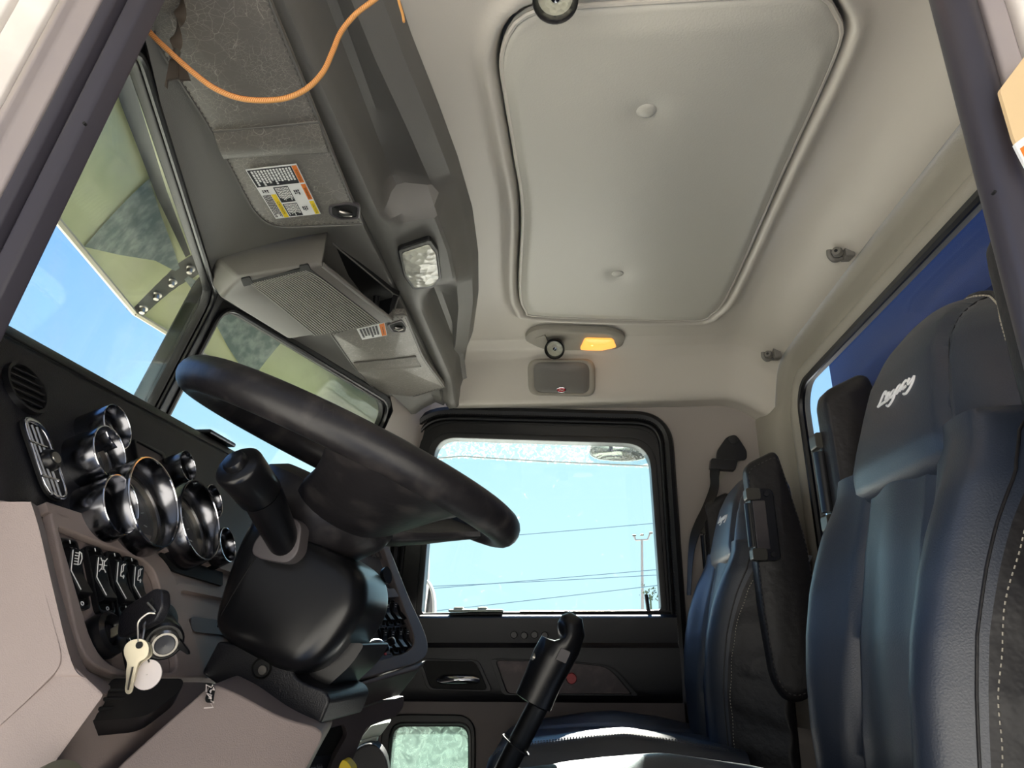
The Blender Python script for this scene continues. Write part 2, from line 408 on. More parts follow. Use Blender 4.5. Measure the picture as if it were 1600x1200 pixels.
# padded vinyl panel set into the headliner
root = thing('roof_panel', (.2, 1.4, .88), 'large grey padded vinyl panel with two buttons in the middle of the ceiling', 'ceiling panel')
ctr = V((sum(p.x for p in pan) / len(pan), sum(p.y for p in pan) / len(pan), PZ))
btn = [atz(1010, 171, PZ - .006), atz(965, 426, PZ - .006)]
def pz(p, t):
    edge = smooth((1 - t) / .10)
    z = PZ - .004 - .010 * edge
    for b in btn: z += .007 * math.exp(-((p.x - b.x) ** 2 + (p.y - b.y) ** 2) / .032 ** 2)
    return z
rings = []
for k in range(61):
    t = 1 - k / 60 * .999
    rings.append([(lambda q: (q.x, q.y, pz(q, t) + (.012 if k == 0 else 0)))(ctr.lerp(p, t)) for p in pan])
mb = MB(); mb.loft(rings, True, False); build(mb, 'padding', M['panel_vinyl'], root, angle=60)
mb = MB(); mb.tube([p + V((0, 0, -.002)) for p in inset(pan, .003)], .0042, 6, True); build(mb, 'piping', M['headliner'], root)
for b, r in zip(btn, (.0195, .0165)):
    mb = MB(); mb.lathe([(.0005, -.0075), (r * .5, -.007), (r * .85, -.005), (r, -.001), (r * .96, .004), (r * .7, .008)], b, (0, 0, 1), 28)
    build(mb, 'button', M['panel_vinyl'], root)

# ================================================================ overhead header console
SP = [atz(u, v, .8) for u, v in ((460, 89), (490, 152), (525, 221), (577, 333), (627, 453), (650, 530), (673, 600))]
XS = sum(p.x for p in SP) / len(SP)
Yb = [atz(670, 285, .85).y, atz(650, 335, .8).y, atz(700, 432, .8).y, atz(690, 468, .83).y]
def ws_x(y): return min(-.50, -.80 + .27 * abs(y - 1.42) / .72)
def header_profile(y):
    x0 = ws_x(y); xe = head_edge(y)
    b = smooth((y - Yb[0]) / (Yb[1] - Yb[0])) * (1 - smooth((y - Yb[2]) / (Yb[3] - Yb[2])))
    e = smooth((y - 2.12) / .12)
    drop = .0 - .055 * e
    P = [(x0 - .012, .742), (x0, .726), (x0 + .012, .732), (lerp(x0, XS, .35), .752), (lerp(x0, XS, .7), .772), (XS - .005, .792), (XS - .0015, .80), (XS + .0015, .80), (XS + .005, .790),
         (XS + .018, .783), (XS + .030, .781)]
    rec = [(XS + .040, .784), (XS + .047, .793), (XS + .052, .815), (XS + .057, .845), (XS + .066, .864), (XS + .080, .868), (xe - .062, .858), (xe - .052, .852), (xe - .012, .868), (xe - .002, .884)]
    bos = [(XS + .044, .781), (XS + .058, .782), (XS + .075, .784), (XS + .092, .787), (XS + .108, .790), (xe - .050, .794), (xe - .044, .800), (xe - .036, .840), (xe - .012, .868), (xe - .002, .884)]
    for (a, c), (a2, c2) in zip(rec, bos): P.append((lerp(a, a2, b), lerp(c, c2, b)))
    P.append((xe + .004, .905))
    return [(x, y, z + drop * (1 if i > 4 else .4) + (0 if z < .89 or e == 0 else 0)) for i, (x, z) in enumerate(P)]
mb = MB(); mb.grid([header_profile(.30 + i * .0165) for i in range(121)])
build(mb, 'overhead_console', M['console'], label='dark grey moulded overhead header console running above the windshield', cat='overhead console', angle=32)

# ================================================================ passenger side wall and door
WY = 2.335
def dpt(x, z, y=WY): return V((x, y, z))
do = [dpt(-.515, .738), dpt(.362, .697), dpt(.352, -.66), dpt(-.60, -.66)]
dout = round_poly(do, [.15, .11, .05, .05], 10)
wout = round_poly([dpt(-.72, .80), dpt(.80, .80), dpt(.80, -.72), dpt(-.72, -.72)], .001, 10)
mb = MB(); mb.plate_ring(wout, dout, (0, .03, 0)); build(mb, 'wall_right', M['wall_vinyl'], kind='structure')
# seam strip above the door
mb = MB(); mb.prism([aty(722, 622, WY - .004), aty(981, 630, WY - .004), aty(981, 645, WY - .004), aty(722, 637, WY - .004)], (0, .006, 0)); build(mb, 'trim_1', M['wall_vinyl'], bev=.0012, kind='structure')

door = thing('door_1', (-.1, WY, -.66), kind='structure')
gl = [dpt(-.425, .640), dpt(.297, .603), dpt(.300, .074), dpt(-.450, .066)]
gout = round_poly(gl, [.075, .085, .012, .012], 10)
gfr = round_poly([dpt(-.475, .70), dpt(.335, .66), dpt(.328, .045), dpt(-.56, .04)], [.12, .10, .02, .02], 10)
def mv(pts, dy): return [p + V((0, dy, 0)) for p in pts]
dsk = round_poly([dpt(-.515, .738), dpt(.362, .697), dpt(.358, .01), dpt(-.59, .01)], [.15, .11, .01, .01], 10)
mb = MB(); mb.plate_ring(mv(dsk, .004), mv(gfr, .004), (0, .03, 0)); build(mb, 'door_skin', M['black_smooth'], door)
mb = MB(); mb.plate_ring(mv(gfr, .0), mv(gout, .0), (0, .05, 0)); build(mb, 'window_frame', M['black_smooth'], door, bev=.003)
mb = MB(); mb.plate_ring(mv(round_poly([p + V((a, 0, b)) for p, a, b in zip(gl, (-.02, .02, .02, -.02), (.02, .02, -.01, -.01))], [.085, .095, .02, .02], 10), -.006), mv(gout, -.006), (0, .012, 0)); build(mb, 'window_gasket', M['rubber'], door, bev=.003)
mb = MB(); mb.tube(mv(dout, -.012), .016, 8, True); build(mb, 'door_seal', M['rubber'], door)
mb = MB(); mb.tube(mv(inset(dout, .024), -.004), .007, 8, True); build(mb, 'inner_seal', M['rubber'], door)
# bright bead in the seal groove
mb = MB()
bead = resample(inset(dout, .014), 520)
for i in range(0, 520):
    p = bead[i]
    if p.z > -.2 and (p.x > .15 or p.z > .55): mb.box(p + V((0, -.026, 0)), (.0022, .003, .0022))
build(mb, 'seal_bead', M['dark_thread'], door, flat=True); bpy.context.scene.collection.objects[-1]['kind'] = 'stuff'
mb = MB(); mb.prism(mv(gout, .030), (0, .004, 0)); build(mb, 'window_3', G['door'], kind='structure')
# upper black door panel: a profile swept along the door
pp = [(.060, 2.375), (.062, 2.335), (.058, 2.302), (.050, 2.290), (.02, 2.292), (-.022, 2.300), (-.030, 2.292), (-.036, 2.281), (-.06, 2.279), (-.15, 2.283), (-.178, 2.288), (-.188, 2.298), (-.192, 2.34)]
mb = MB(); mb.grid([[V((x, y, z)) for z, y in pp] for x in np.linspace(-.62, .34, 40)]); build(mb, 'door_panel', M['black_plastic'], door, angle=50)

# sill ledge pieces that catch the sun
mb = MB(); mb.box((.10, 2.340, .068), (.48, .03, .008)); build(mb, 'sill_pad', M['black_plastic'], door, bev=.004)
mb = MB(); mb.box((-.275, 2.325, .072), (.17, .05, .008)); mb.box((-.33, 2.325, .079), (.03, .03, .008)); mb.box((-.255, 2.325, .079), (.03, .03, .008)); build(mb, 'sill_clip', M['mint'], door, bev=.003)
mb = MB(); mb.tube([dpt(.262, .07, 2.34), dpt(.258, .12, 2.34)], .006, 8); build(mb, 'lock_button', M['black_smooth'], door)
# air grille and window switches on the upper panel
mb = MB()
for i in range(4):
    q = aty(803 + i * 16, 992 + (i % 2), 2.287); mb.lathe([(.001, -.006), (.009, -.006), (.011, 0), (.011, .008)], q, (0, 1, 0), 14)
build(mb, 'round_vent', M['black_smooth'], door)
# handle recess
def ypoly(px, y, r, n=5): return round_poly([aty(u, v, y) for u, v in px], r, n)
rec = ypoly([(652, 1029), (748, 1031), (770, 1081), (668, 1078)], 2.279, .018)
mb = MB(); mb.plate_ring(rec, inset(rec, .007) if False else [p.lerp(sum(rec, V()) / len(rec), .12) for p in rec], (0, -.006, 0)); build(mb, 'handle_surround', M['black_plastic'], door, bev=.002)
mb = MB(); mb.prism([p.lerp(sum(rec, V()) / len(rec), .14) + V((0, -.001, 0)) for p in rec], (0, .004, 0)); build(mb, 'handle_recess', M['black_matte'], door)
hp = ypoly([(685, 1058), (738, 1056), (746, 1066), (736, 1071), (684, 1071)], 2.272, .006)
mb = MB(); mb.tube([aty(u, v, y) for u, v, y in ((686, 1063, 2.279), (692, 1062, 2.270), (715, 1062, 2.266), (738, 1062, 2.268), (748, 1063, 2.274))], [.009, .0125, .013, .0125, .008], 16); build(mb, 'door_handle', M['chrome'], door, angle=60)
wd = ypoly([(776, 1032), (880, 1034), (950, 1042), (986, 1084), (794, 1083)], 2.276, [.012, .06, .03, .008, .012])
mb = MB(); mb.prism(wd, (0, -.006, 0)); build(mb, 'trim_inlay', M['wood'], door, bev=.0025)
wc = [p.lerp(sum(wd, V()) / len(wd), -.10) for p in wd]
mb = MB(); mb.plate_ring(wc, [p.lerp(sum(wd, V()) / len(wd), -.02) for p in wd], (0, -.008, 0)); build(mb, 'inlay_bezel', M['black_plastic'], door, bev=.002)
mb = MB(); mb.lathe([(.001, -.012), (.014, -.011), (.016, -.006), (.016, .0)], aty(893, 1060, 2.276), (0, 1, 0), 20); build(mb, 'reflector', M['red'], door)
# low kick window
lw = [dpt(-.545, -.222, 2.298), dpt(-.268, -.222, 2.298), dpt(-.262, -.60, 2.298), dpt(-.56, -.60, 2.298)]
lo_ = round_poly(lw, .06, 8)
li_ = round_poly([dpt(-.512, -.256, 2.298), dpt(-.290, -.254, 2.298), dpt(-.284, -.57, 2.298), dpt(-.525, -.57, 2.298)], .035, 8)
mb = MB(); mb.plate_ring(lo_, li_, (0, -.012, 0)); build(mb, 'lower_window_frame', M['rubber'], door, bev=.004, segs=3)
mb = MB(); mb.tube(mv([p.lerp(sum(li_, V()) / len(li_), -.06) for p in li_], -.014), .004, 6, True); build(mb, 'lower_window_bead', M['black_smooth'], door)
lpo = round_poly([dpt(-.625, -.188, 2.298), dpt(.345, -.188, 2.298), dpt(.345, -.65, 2.298), dpt(-.625, -.65, 2.298)], .001, 8)
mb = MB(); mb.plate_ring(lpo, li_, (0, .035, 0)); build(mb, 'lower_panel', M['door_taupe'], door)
mb = MB(); mb.prism(mv(li_, -.003), (0, .002, 0)); build(mb, 'window_5', G['lower'], kind='structure')

# ================================================================ rear wall with its moulded window surround
RW_T, RW_F = .712, 2.095
prof = [(-.004, .752), (-.004, .724), (.004, .712), (.014, .705), (.026, .706), (.034, .716), (.040, .735), (.050, .754), (.070, .760), (.088, .745), (.098, .722), (.112, .708), (.14, .700), (.172, .686), (.19, .684)]
path = [(RW_F, -.25, 0), (RW_F, .10, 0)]
path += [(RW_F, .10 + (RW_T - .09 - .10) * k / 8, 0) for k in range(1, 9)]
for k in range(1, 11): path.append((RW_F - .09 + .09 * cos(k / 10 * pi / 2), RW_T - .09 + .09 * sin(k / 10 * pi / 2), k / 10 * pi / 2))
path += [(RW_F - .09 - 1.7 * k / 20, RW_T, pi / 2) for k in range(1, 21)]
rows = []
for y, z, a in path:
    k = 1.32 - .32 * (a / (pi / 2))
    rows.append([V((x + (.0 if a > .2 else -.03 * smooth(o / .15)), y + cos(a) * o * k, z + sin(a) * o * k)) for o, x in prof])
mb = MB(); mb.grid(rows); build(mb, 'wall_back', M['cloth_trim'], kind='structure', angle=60)
mb = MB(); mb.box((.765, 1.3, -.28), (.03, 2.2, .9)); build(mb, 'wall_back_lower', M['black_matte'], kind='structure')
mb = MB(); mb.tube([(.727, y, z) for y, z, a in path if z > -.2], .011, 8); build(mb, 'window_gasket_rear', M['rubber'], kind='structure')
mb = MB(); mb.add([(.737, .2, .10), (.737, 2.11, .10), (.737, 2.11, .72), (.737, .2, .72)], [[0, 1, 2, 3]]); build(mb, 'window_4', G['rear'], kind='structure')
# wall returns that close the shell
mb = MB(); mb.box((-.96, 1.4, -.28), (.03, 2.0, 1.0)); build(mb, 'wall_front', M['black_matte'], kind='structure')

# ================================================================ windshield: two flat panes, gaskets and centre post
A0, B0 = V((-.535, .66, .722)), V((-.778, 1.395, .728)); C0 = V((-.962, 1.395, .20)); D0 = V((-.72, .66, .20))
A1, B1 = V((-.548, 2.135, .70)), V((-.778, 1.445, .728)); C1 = V((-.962, 1.445, .20)); D1 = V((-.73, 2.135, .20))
shield = thing('window_frame', (-.8, 1.42, .2), kind='structure')
for nm, (a, b, c, d) in (('window_1', (A0, B0, C0, D0)), ('window_2', (A1, B1, C1, D1))):
    o = round_poly([a, b, c, d], [.06, .05, .03, .03], 7); m_ = sum(o, V()) / len(o)
    n = (b - a).cross(d - a).normalized(); n = n if n.x > 0 else -n
    mb = MB(); mb.prism(o, n * -.004); build(mb, nm, G['shield'], kind='structure')
    mb = MB(); mb.plate_ring([p.lerp(m_, -.075) + n * .006 for p in o], [p.lerp(m_, .026) + n * .006 for p in o], n * -.02); build(mb, 'gasket', M['rubber'], shield, bev=.004)
    mb = MB(); mb.plate_ring([p.lerp(m_, -.22) - n * .012 for p in o], [p.lerp(m_, -.02) - n * .012 for p in o], n * -.004); build(mb, 'surround', M['rubber'], shield)
    mb = MB(); mb.tube([p.lerp(m_, .0) + n * .010 for p in o], .006, 8, True); build(mb, 'gasket_bead', M['black_smooth'], shield)
mb = MB(); mb.loft([[V((-.778 - .184 * t + dx, 1.42 + dy, .745 - .545 * t)) for dx, dy in ((.012, -.016), (.012, .016), (-.03, .022), (-.03, -.022))] for t in (0, .5, 1)]); build(mb, 'centre_post', M['rubber'], shield, bev=.004)
# right windshield pillar between pane and door wall
mb = MB(); mb.grid([[A1 + V((.0, -.005, .05)), V((-.47, 2.25, .77)), V((-.44, WY + .005, .77))], [A1 + V((.015, .012, -.02)), V((-.50, 2.27, .70)), V((-.46, WY + .005, .70))], [D1 + V((.01, .012, 0)), V((-.66, 2.27, .2)), V((-.56, WY + .005, .2))]]); build(mb, 'pillar_right', M['wall_vinyl'], kind='structure')

# ================================================================ driver door opening: front and rear pillars
P1, P2 = V((-.427, .55, .641)), V((-.505, .55, .281)); dirp = (P1 - P2) / (P1.z - P2.z)
def strip(name, m, prof, z0, z1, parent, bevel=.002):
    rings = []
    for z in (z0, (z0 + z1) / 2, z1):
        c0 = P1 + dirp * (z - P1.z); rings.append([c0 + V((-o, y - .55, 0)) for o, y in prof])
    mb = MB(); mb.loft(rings); return build(mb, name, m, parent, bev=bevel)
fp = thing('trim_2', (-.5, .55, -.1), kind='structure')
Z0, Z1 = -.02, 1.02
strip('seal_lip', M['seal'], [(-.004, .565), (.004, .548), (.022, .545), (.030, .56), (.024, .566), (0, .566)], Z0, Z1, fp, .003)
strip('seal_bulb', M['seal'], [(.026, .56), (.030, .540), (.040, .536), (.046, .55), (.044, .566)], Z0, Z1, fp, .003)
strip('jamb_inner', M['frame_grey'], [(.040, .56), (.045, .538), (.062, .532), (.066, .524), (.074, .524), (.078, .55), (.07, .566)], Z0, Z1, fp)
strip('jamb_face', M['frame_paint'], [(.076, .55), (.078, .522), (.104, .512), (.108, .53), (.10, .566)], Z0, Z1, fp)
strip('jamb_step', M['frame_paint'], [(.106, .54), (.1085, .508), (.122, .503), (.126, .52), (.12, .566)], Z0, Z1, fp)
strip('jamb_groove', M['frame_grey'], [(.124, .55), (.126, .516), (.140, .513), (.143, .55)], Z0, Z1, fp)
strip('jamb_outer', M['frame_paint'], [(.140, .55), (.142, .502), (.150, .494), (.176, .49), (.186, .50), (.185, .566)], Z0, Z1, fp, .004)
c0 = P1 + dirp * (.475 - P1.z)
mb = MB(); mb.lathe([(.0005, -.001), (.0016, -.001), (.0016, .002)], aty(132, 193, .531), (0, 1, 0), 12); build(mb, 'drain_hole', M['black_matte'], fp)
mb = MB(); mb.loft([[(-.70, .62, z), (-.50 - .217 * (.641 - z), .60, z), (-.50 - .217 * (.641 - z), .66, z), (-.70, .70, z)] for z in (.15, .6, 1.0)]); build(mb, 'pillar_left', M['black_plastic'], kind='structure') if False else None

bp = thing('trim_3', (.45, .55, -.6), kind='structure')
mb = MB(); mb.loft([[(.398 + .018 * cos(a), .565 + .020 * sin(a), z) for a in np.linspace(0, 2 * pi, 20)[:-1]] for z in (-.5, .3, 1.05)]); build(mb, 'seal_tube', M['seal'], bp)
mb = MB(); mb.loft([[(.412, .575, z), (.414, .548, z), (.428, .540, z), (.432, .552, z), (.47, .552, z), (.47, .60, z), (.42, .60, z)] for z in (-.5, 1.05)]); build(mb, 'jamb_inner', M['frame_grey'], bp, bev=.003)
mb = MB(); mb.loft([[(.436, .56, z), (.438, .538, z), (.452, .530, z), (.56, .515, z), (.56, .58, z)] for z in (-.5, 1.05)]); build(mb, 'jamb_face', M['frame_paint'], bp, bev=.004)
def bq(px, y): return [aty(u, v, y) for u, v in px]
mb = MB(); mb.prism(round_poly(bq([(1562, 140), (1604, 84), (1640, 150), (1640, 190), (1592, 232), (1584, 215)], .527), .003, 3), (0, .004, 0)); build(mb, 'tape_patch', M['tape'], bp, label='beige tape')
mb = MB(); mb.prism(bq([(1585, 225), (1625, 195), (1640, 260), (1604, 262)], .526), (0, .003, 0)); build(mb, 'sticker', M['white'], bp)
mb = MB(); mb.prism(bq([(1594, 232), (1622, 212), (1630, 250), (1604, 252)], .5255), (0, .002, 0)); build(mb, 'sticker_print', M['orange'], bp)
mb = MB(); mb.lathe([(.0004, -.001), (.0014, -.001), (.0014, .003)], aty(1554, 300, .545), (0, 1, 0), 10); build(mb, 'screw_hole', M['black_matte'], bp)

# ================================================================ outside
mb = MB(); mb.box((.96, 1.05, .0), (.10, 2.30, 2.6))
bodyr = thing('cargo_box', (.96, 1.05, -1.2), 'blue steel body panel of the truck seen through the back window', 'cargo box')
build(mb, 'headboard', M['navy_paint'], bodyr, bev=.01)
mb = MB(); mb.box((.895, 1.05, .77), (.05, 2.30, .17)); mb.box((.88, 1.0, .675), (.05, 2.2, .05)); build(mb, 'flange', M['blue_paint'], bodyr)
mb = MB(); mb.box((.90, 2.16, .3), (.04, .08, 1.4)); build(mb, 'corner_post', M['blue_paint'], bodyr, bev=.006)

# outside drop visor over the windshield
vis = thing('exterior_visor', (-.9, 1.42, .6), 'pale yellow green metal drop visor seen outside through the windshield', 'exterior visor')
def lip(dy): return V((-.974 + .34 * dy, 0, .702 - .13 * dy))
def back(dy): return V((-.80 + .30 * dy, 0, .86))
for s in (-1, 1):
    rows = []
    for k in range(25):
        t = k / 24 * 1.02; y = 1.425 + s * (.003 + t); l = lip(t); b = back(t)
        rows.append([V((lerp(b.x, l.x, q), y, lerp(b.z, l.z, q) + .02 * sin(pi * q))) for q in np.linspace(0, 1, 12)])
    th = MB(); th.grid(rows); th.grid([[p + V((0, 0, .006)) for p in r] for r in rows]); build(th, 'visor_half', M['visor_metal'], vis)
    mb = MB(); mb.tube([V((lip(t).x, 1.425 + s * t, lip(t).z)) for t in np.linspace(0, 1.02, 12)], .0065, 6); build(mb, 'lip_edge', M['visor_edge'], vis)
    def vq(t, q, dz=-.004): 
        l = lip(t); b = back(t); return V((lerp(b.x, l.x, q), 1.425 + s * t, lerp(b.z, l.z, q) + .02 * sin(pi * q) + dz))
    # riveted flange beside the windshield and a streaked band painted as a dark reflection
    mb = MB(); mb.grid([[vq(t, q) for q in np.linspace(lo, hi, 8)] for t, lo, hi in ((.02, .45, .50), (.12, .42, .62), (.24, .40, .82), (.36, .36, .97))]); build(mb, 'reflection_band', M['visor_reflection'], vis)
    mb = MB(); mb.grid([[vq(t, q, -.008) for q in (lo, (lo + hi) / 2, hi)] for t, lo, hi in ((.05, .28, .34), (.3, .26, .36), (.55, .20, .33), (.8, .14, .27))]); build(mb, 'stay_bar', M['dark_metal'], vis)
# centre joint plate with bolts
def jq(q, y, dz): l = lip(0); b = back(0); return V((lerp(b.x, l.x, q), y, lerp(b.z, l.z, q) + .02 * sin(pi * q) + dz))
mb = MB(); mb.grid([[jq(q, 1.425 + y, -.010) for y in (-.035, 0, .035)] for q in np.linspace(.02, .985, 10)]); build(mb, 'joint_plate', M['dark_metal'], vis)
for q in (.12, .34, .56, .74, .90):
    mb = MB(); p = jq(q, 1.425, -.010)
    mb.lathe([(.0005, .016), (.006, .015), (.007, .004), (.012, .003), (.012, 0)], p, (0.15, -.2, -1), 10); build(mb, 'bolt', M['steel'], vis)

# passenger door mirror
mir = thing('door_mirror', (-.5, 2.75, -.3), 'pale framed door mirror reflecting sky outside the passenger window', 'mirror')
MY = 2.72
cv = ypoly([(622, 900), (640, 895), (664, 900), (679, 925), (679, 985), (622, 985)], MY, [.02, .06, .08, .06, .03, .03], 6)
mc = sum(cv, V()) / len(cv)
mb = MB(); mb.plate_ring(cv, [p.lerp(mc, .14) for p in cv], (0, .05, 0)); build(mb, 'convex_rim', M['mirror_shell'], mir, bev=.006)
mb = MB(); mb.prism([p.lerp(mc, .12) + V((0, .012, 0)) for p in cv], (0.004, .004, .0)); build(mb, 'convex_glass', M['mirror_glass'], mir)
fm = ypoly([(668, 800), (669, 905), (664, 905), (664, 800)], MY + .03, .002)
mb = MB(); mb.prism(ypoly([(664, 780), (670, 780), (669, 905), (663, 905)], MY + .03, .004), (0, .03, 0)); mb.prism(ypoly([(655, 780), (658, 790), (642, 915), (638, 912)], MY + .03, .004), (0, .03, 0)); build(mb, 'frame_bar', M['mirror_shell'], mir, bev=.003)
mb = MB(); mb.prism(ypoly([(600, 780), (652, 780), (637, 905), (600, 905)], MY + .06, .01), (0, .06, 0)); build(mb, 'mirror_shell', M['mirror_shell'], mir, bev=.01)
# small down-view mirror above the window
dm = thing('look_down_mirror', (.17, 2.47, .5), 'small oval look-down mirror hung outside above the passenger window', 'mirror')
c1 = aty(968, 704, 2.46)
oval = ypoly([(919, 690), (968, 684), (1014, 692), (1016, 718), (968, 722), (920, 716)], 2.46, .05, 6); oc = sum(oval, V()) / len(oval)
mb = MB(); mb.loft([[p for p in oval], [p.lerp(oc, .0) + V((0, .02, .004)) for p in oval], [p.lerp(oc, .3) + V((0, .05, .01)) for p in oval]]); build(mb, 'housing', M['mirror_shell'], dm, bev=.003)
mb = MB(); mb.loft([[p.lerp(oc, t) + V((0, -.003 - .012 * (1 - (1 - t) ** 2), 0)) for p in oval] for t in (.06, .3, .6, .9, .99)]); build(mb, 'mirror_face', M['mirror_warm'], dm)
mb = MB(); mb.tube([aty(951, 690, 2.48), aty(953, 665, 2.44)], .009, 8); build(mb, 'bracket', M['black_smooth'], dm)
# clear rain guard across the top of the window
rg = [[aty(u, v, y) for u, v, y in ((672, 670, 2.385), (685, 716, 2.43), (687, 719, 2.43))], [aty(u, v, y) for u, v, y in ((705, 668, 2.385), (722, 713, 2.43), (724, 716, 2.43))], [aty(u, v, y) for u, v, y in ((850, 670, 2.385), (850, 721, 2.43), (850, 724, 2.43))], [aty(u, v, y) for u, v, y in ((1030, 680, 2.385), (1030, 729, 2.43), (1030, 732, 2.43))]]
rgo = thing('rain_guard', rg[0][0], 'clear scratched rain guard across the top of the passenger window', 'rain guard')
mb = MB(); mb.grid(rg); build(mb, 'guard', G['deflector'], rgo)
mb = MB(); mb.tube([r[1] for r in rg], .0025, 6); build(mb, 'lower_edge', M['mirror_shell'], rgo)
# street lamp and power lines far off
SY = 45.0
lp = thing('street_lamp', aty(1005, 1040, SY), 'tall grey three-armed street lamp seen far off through the passenger window', 'street lamp')
base = aty(1004, 1034, SY); top = aty(1003, 843, SY)
mb = MB(); mb.tube([V((base.x, SY, -1.95)), top], [.11, .07], 8); build(mb, 'pole', M['galv'], lp)
mb = MB(); mb.tube([aty(993, 844, SY), aty(1012, 843, SY)], .05, 6); mb.tube([aty(993, 844, SY), aty(991, 838, SY)], .05, 6); mb.tube([aty(1012, 843, SY), aty(1016, 833, SY)], .05, 6); build(mb, 'arm', M['galv'], lp)
for u, v in ((991, 837), (1003, 836), (1017, 833)):
    mb = MB(); q = aty(u, v, SY); mb.box(q, (.22, .2, .10)); build(mb, 'lamp_head', M['dark_metal'], lp, bev=.04)
wires = [((640, 922), (1080, 885), 'uppermost of the three low power lines crossing the passenger window'), ((760, 912), (1080, 895), 'middle of the three low power lines crossing the passenger window'), ((690, 953), (1080, 908), 'lowest power line crossing just above the passenger window sill'), ((780, 838), (1080, 812), 'high power line crossing the middle of the passenger window')]
for (a, b), (c_, d_), lab in wires:
    p, q = aty(a, b, 26), aty(c_, d_, 24); n_ = 14
    e0 = p + (p - q) * 1.2; e1 = q + (q - p) * 1.2
    mb = MB(); mb.tube([e0.lerp(e1, k / n_) - V((0, 0, .12 * (1 - (2 * k / n_ - 1) ** 2) - .1)) for k in range(n_ + 1)], .013, 5)
    build(mb, 'power_line', M['wire'], label='thin ' + lab, cat='power line', group='power lines beyond the passenger window')
mb = MB(); tcn = aty(1016, 930, 40)
for i in range(60):
    p = tcn + V((random.gauss(0, .3), random.gauss(0, .3), random.gauss(0, .25))); s = .12
    mb.add([p + V((random.uniform(-s, s), random.uniform(-s, s), random.uniform(-s, s))) for _ in range(3)], [[0, 1, 2]])
mb.tube([V((tcn.x, 40, -1.95)), tcn], .05, 5)
build(mb, 'small_tree', M['tree'], label='tiny sparse treetop far off beside the street lamp', cat='tree', flat=True)
# ================================================================ dashboard
DN = V((.919, 0, .394)); DP = V((-.495, 0, .10))            # plane of the dash face in front of the driver
DS = V((-.394, 0, .919)); DY = V((0, 1, 0))                 # up the face, across the face
def dp(u, v, off=0.0): return atp(u, v, DP + DN * off, DN)
def dpoly(px, r, off=0.0, n=5): return round_poly([dp(u, v, off) for u, v in px], r, n)
def fx(z): return -.495 - .4287 * (z - .10)

dash = thing('dashboard', (-.6, 1.1, -.1), 'black upper and taupe lower dashboard filling the left of the cab below the windshield', 'dashboard')
# black upper pad: profile swept across the cab, rounded off at the driver's door
prof = [(-.97, .30), (-.80, .318), (-.66, .326), (-.615, .326), (-.600, .320), (-.590, .308), (-.586, .300), (-.578, .296), (-.572, .288), (fx(.27), .27), (fx(.2), .20), (fx(.12), .12), (fx(.092), .092), (fx(.086) - .012, .086), (-.62, .08), (-.97, .08)]
def pad_row(y, sh): 
    c = V((-.70, 0, .2)); return [V((lerp(x, c.x, sh), y, lerp(z, c.z, sh * .8))) for x, z in prof]
ends = [(.600, .12), (.602, .06), (.610, .03), (.622, .010), (.640, 0.0)]
rows = [pad_row(y, s) for y, s in ends] + [pad_row(y, 0) for y in np.linspace(.66, 2.05, 60)] + [pad_row(2.30, 0)]
mb = MB(); mb.loft(rows, True, True); build(mb, 'upper_pad', M['black_plastic'], dash, angle=40)
mb = MB(); mb.tube([(-.5785, y, .2985) for y in (.64, 1.0, 1.5)], .0016, 6); build(mb, 'pad_seam', M['black_smooth'], dash)
mb = MB(); mb.box((-.62, 1.18, .329), (.05, .10, .008)); build(mb, 'defrost_cap', M['black_smooth'], dash, bev=.003)

# lower taupe panel, same plane, with a raised frame around the switch panel
T = 'taupe'
mb = MB()
lowp = [dp(60, 797), dp(370, 893), dp(420, 960), dp(420, 1062), dp(160, 1062), dp(112, 1035), dp(62, 830)]
mb.prism(round_poly(lowp, [.004, .004, .01, .01, .03, .02, .01], 4), DN * -.05); build(mb, 'lower_panel', M[T], dash, bev=.003)
sw_out = dpoly([(62, 800), (236, 868), (262, 905), (312, 1064), (165, 1064), (112, 1036)], [.01, .03, .03, .004, .03, .03], .0)
sw_in = dpoly([(75, 828), (212, 880), (232, 900), (268, 1056), (178, 1057), (132, 1028)], [.006, .014, .014, .02, .03, .03], .0)
mb = MB(); mb.plate_ring(sw_out, sw_in, DN * .010); build(mb, 'switch_frame', M[T], dash, bev=.0035, segs=3)
# upper rail under the gauges and the slot beside it
mb = MB(); mb.prism(dpoly([(55, 790), (375, 890), (372, 905), (60, 806)], .003, .0), DN * .010); build(mb, 'top_rail', M[T], dash, bev=.003)
mb = MB(); mb.prism(dpoly([(246, 864), (345, 893), (345, 917), (262, 892)], [.004, .004, .004, .018], .001), DN * .003); build(mb, 'slot', M['black_matte'], dash)
rc_o = dpoly([(262, 912), (352, 928), (360, 1062), (308, 1064)], [.02, .005, .005, .01], .0)
rc_i = dpoly([(270, 924), (352, 940), (360, 1062), (312, 1064)], [.016, .005, .005, .01], .0)
mb = MB(); mb.plate_ring(rc_o, rc_i, DN * .007); build(mb, 'pocket_rim', M[T], dash, bev=.002)
mb = MB(); mb.prism(dpoly([(294, 964), (352, 972), (354, 994), (297, 988)], [.012, .003, .003, .012], .001), DN * .0025); build(mb, 'pocket_slot', M['taupe_dark'], dash)
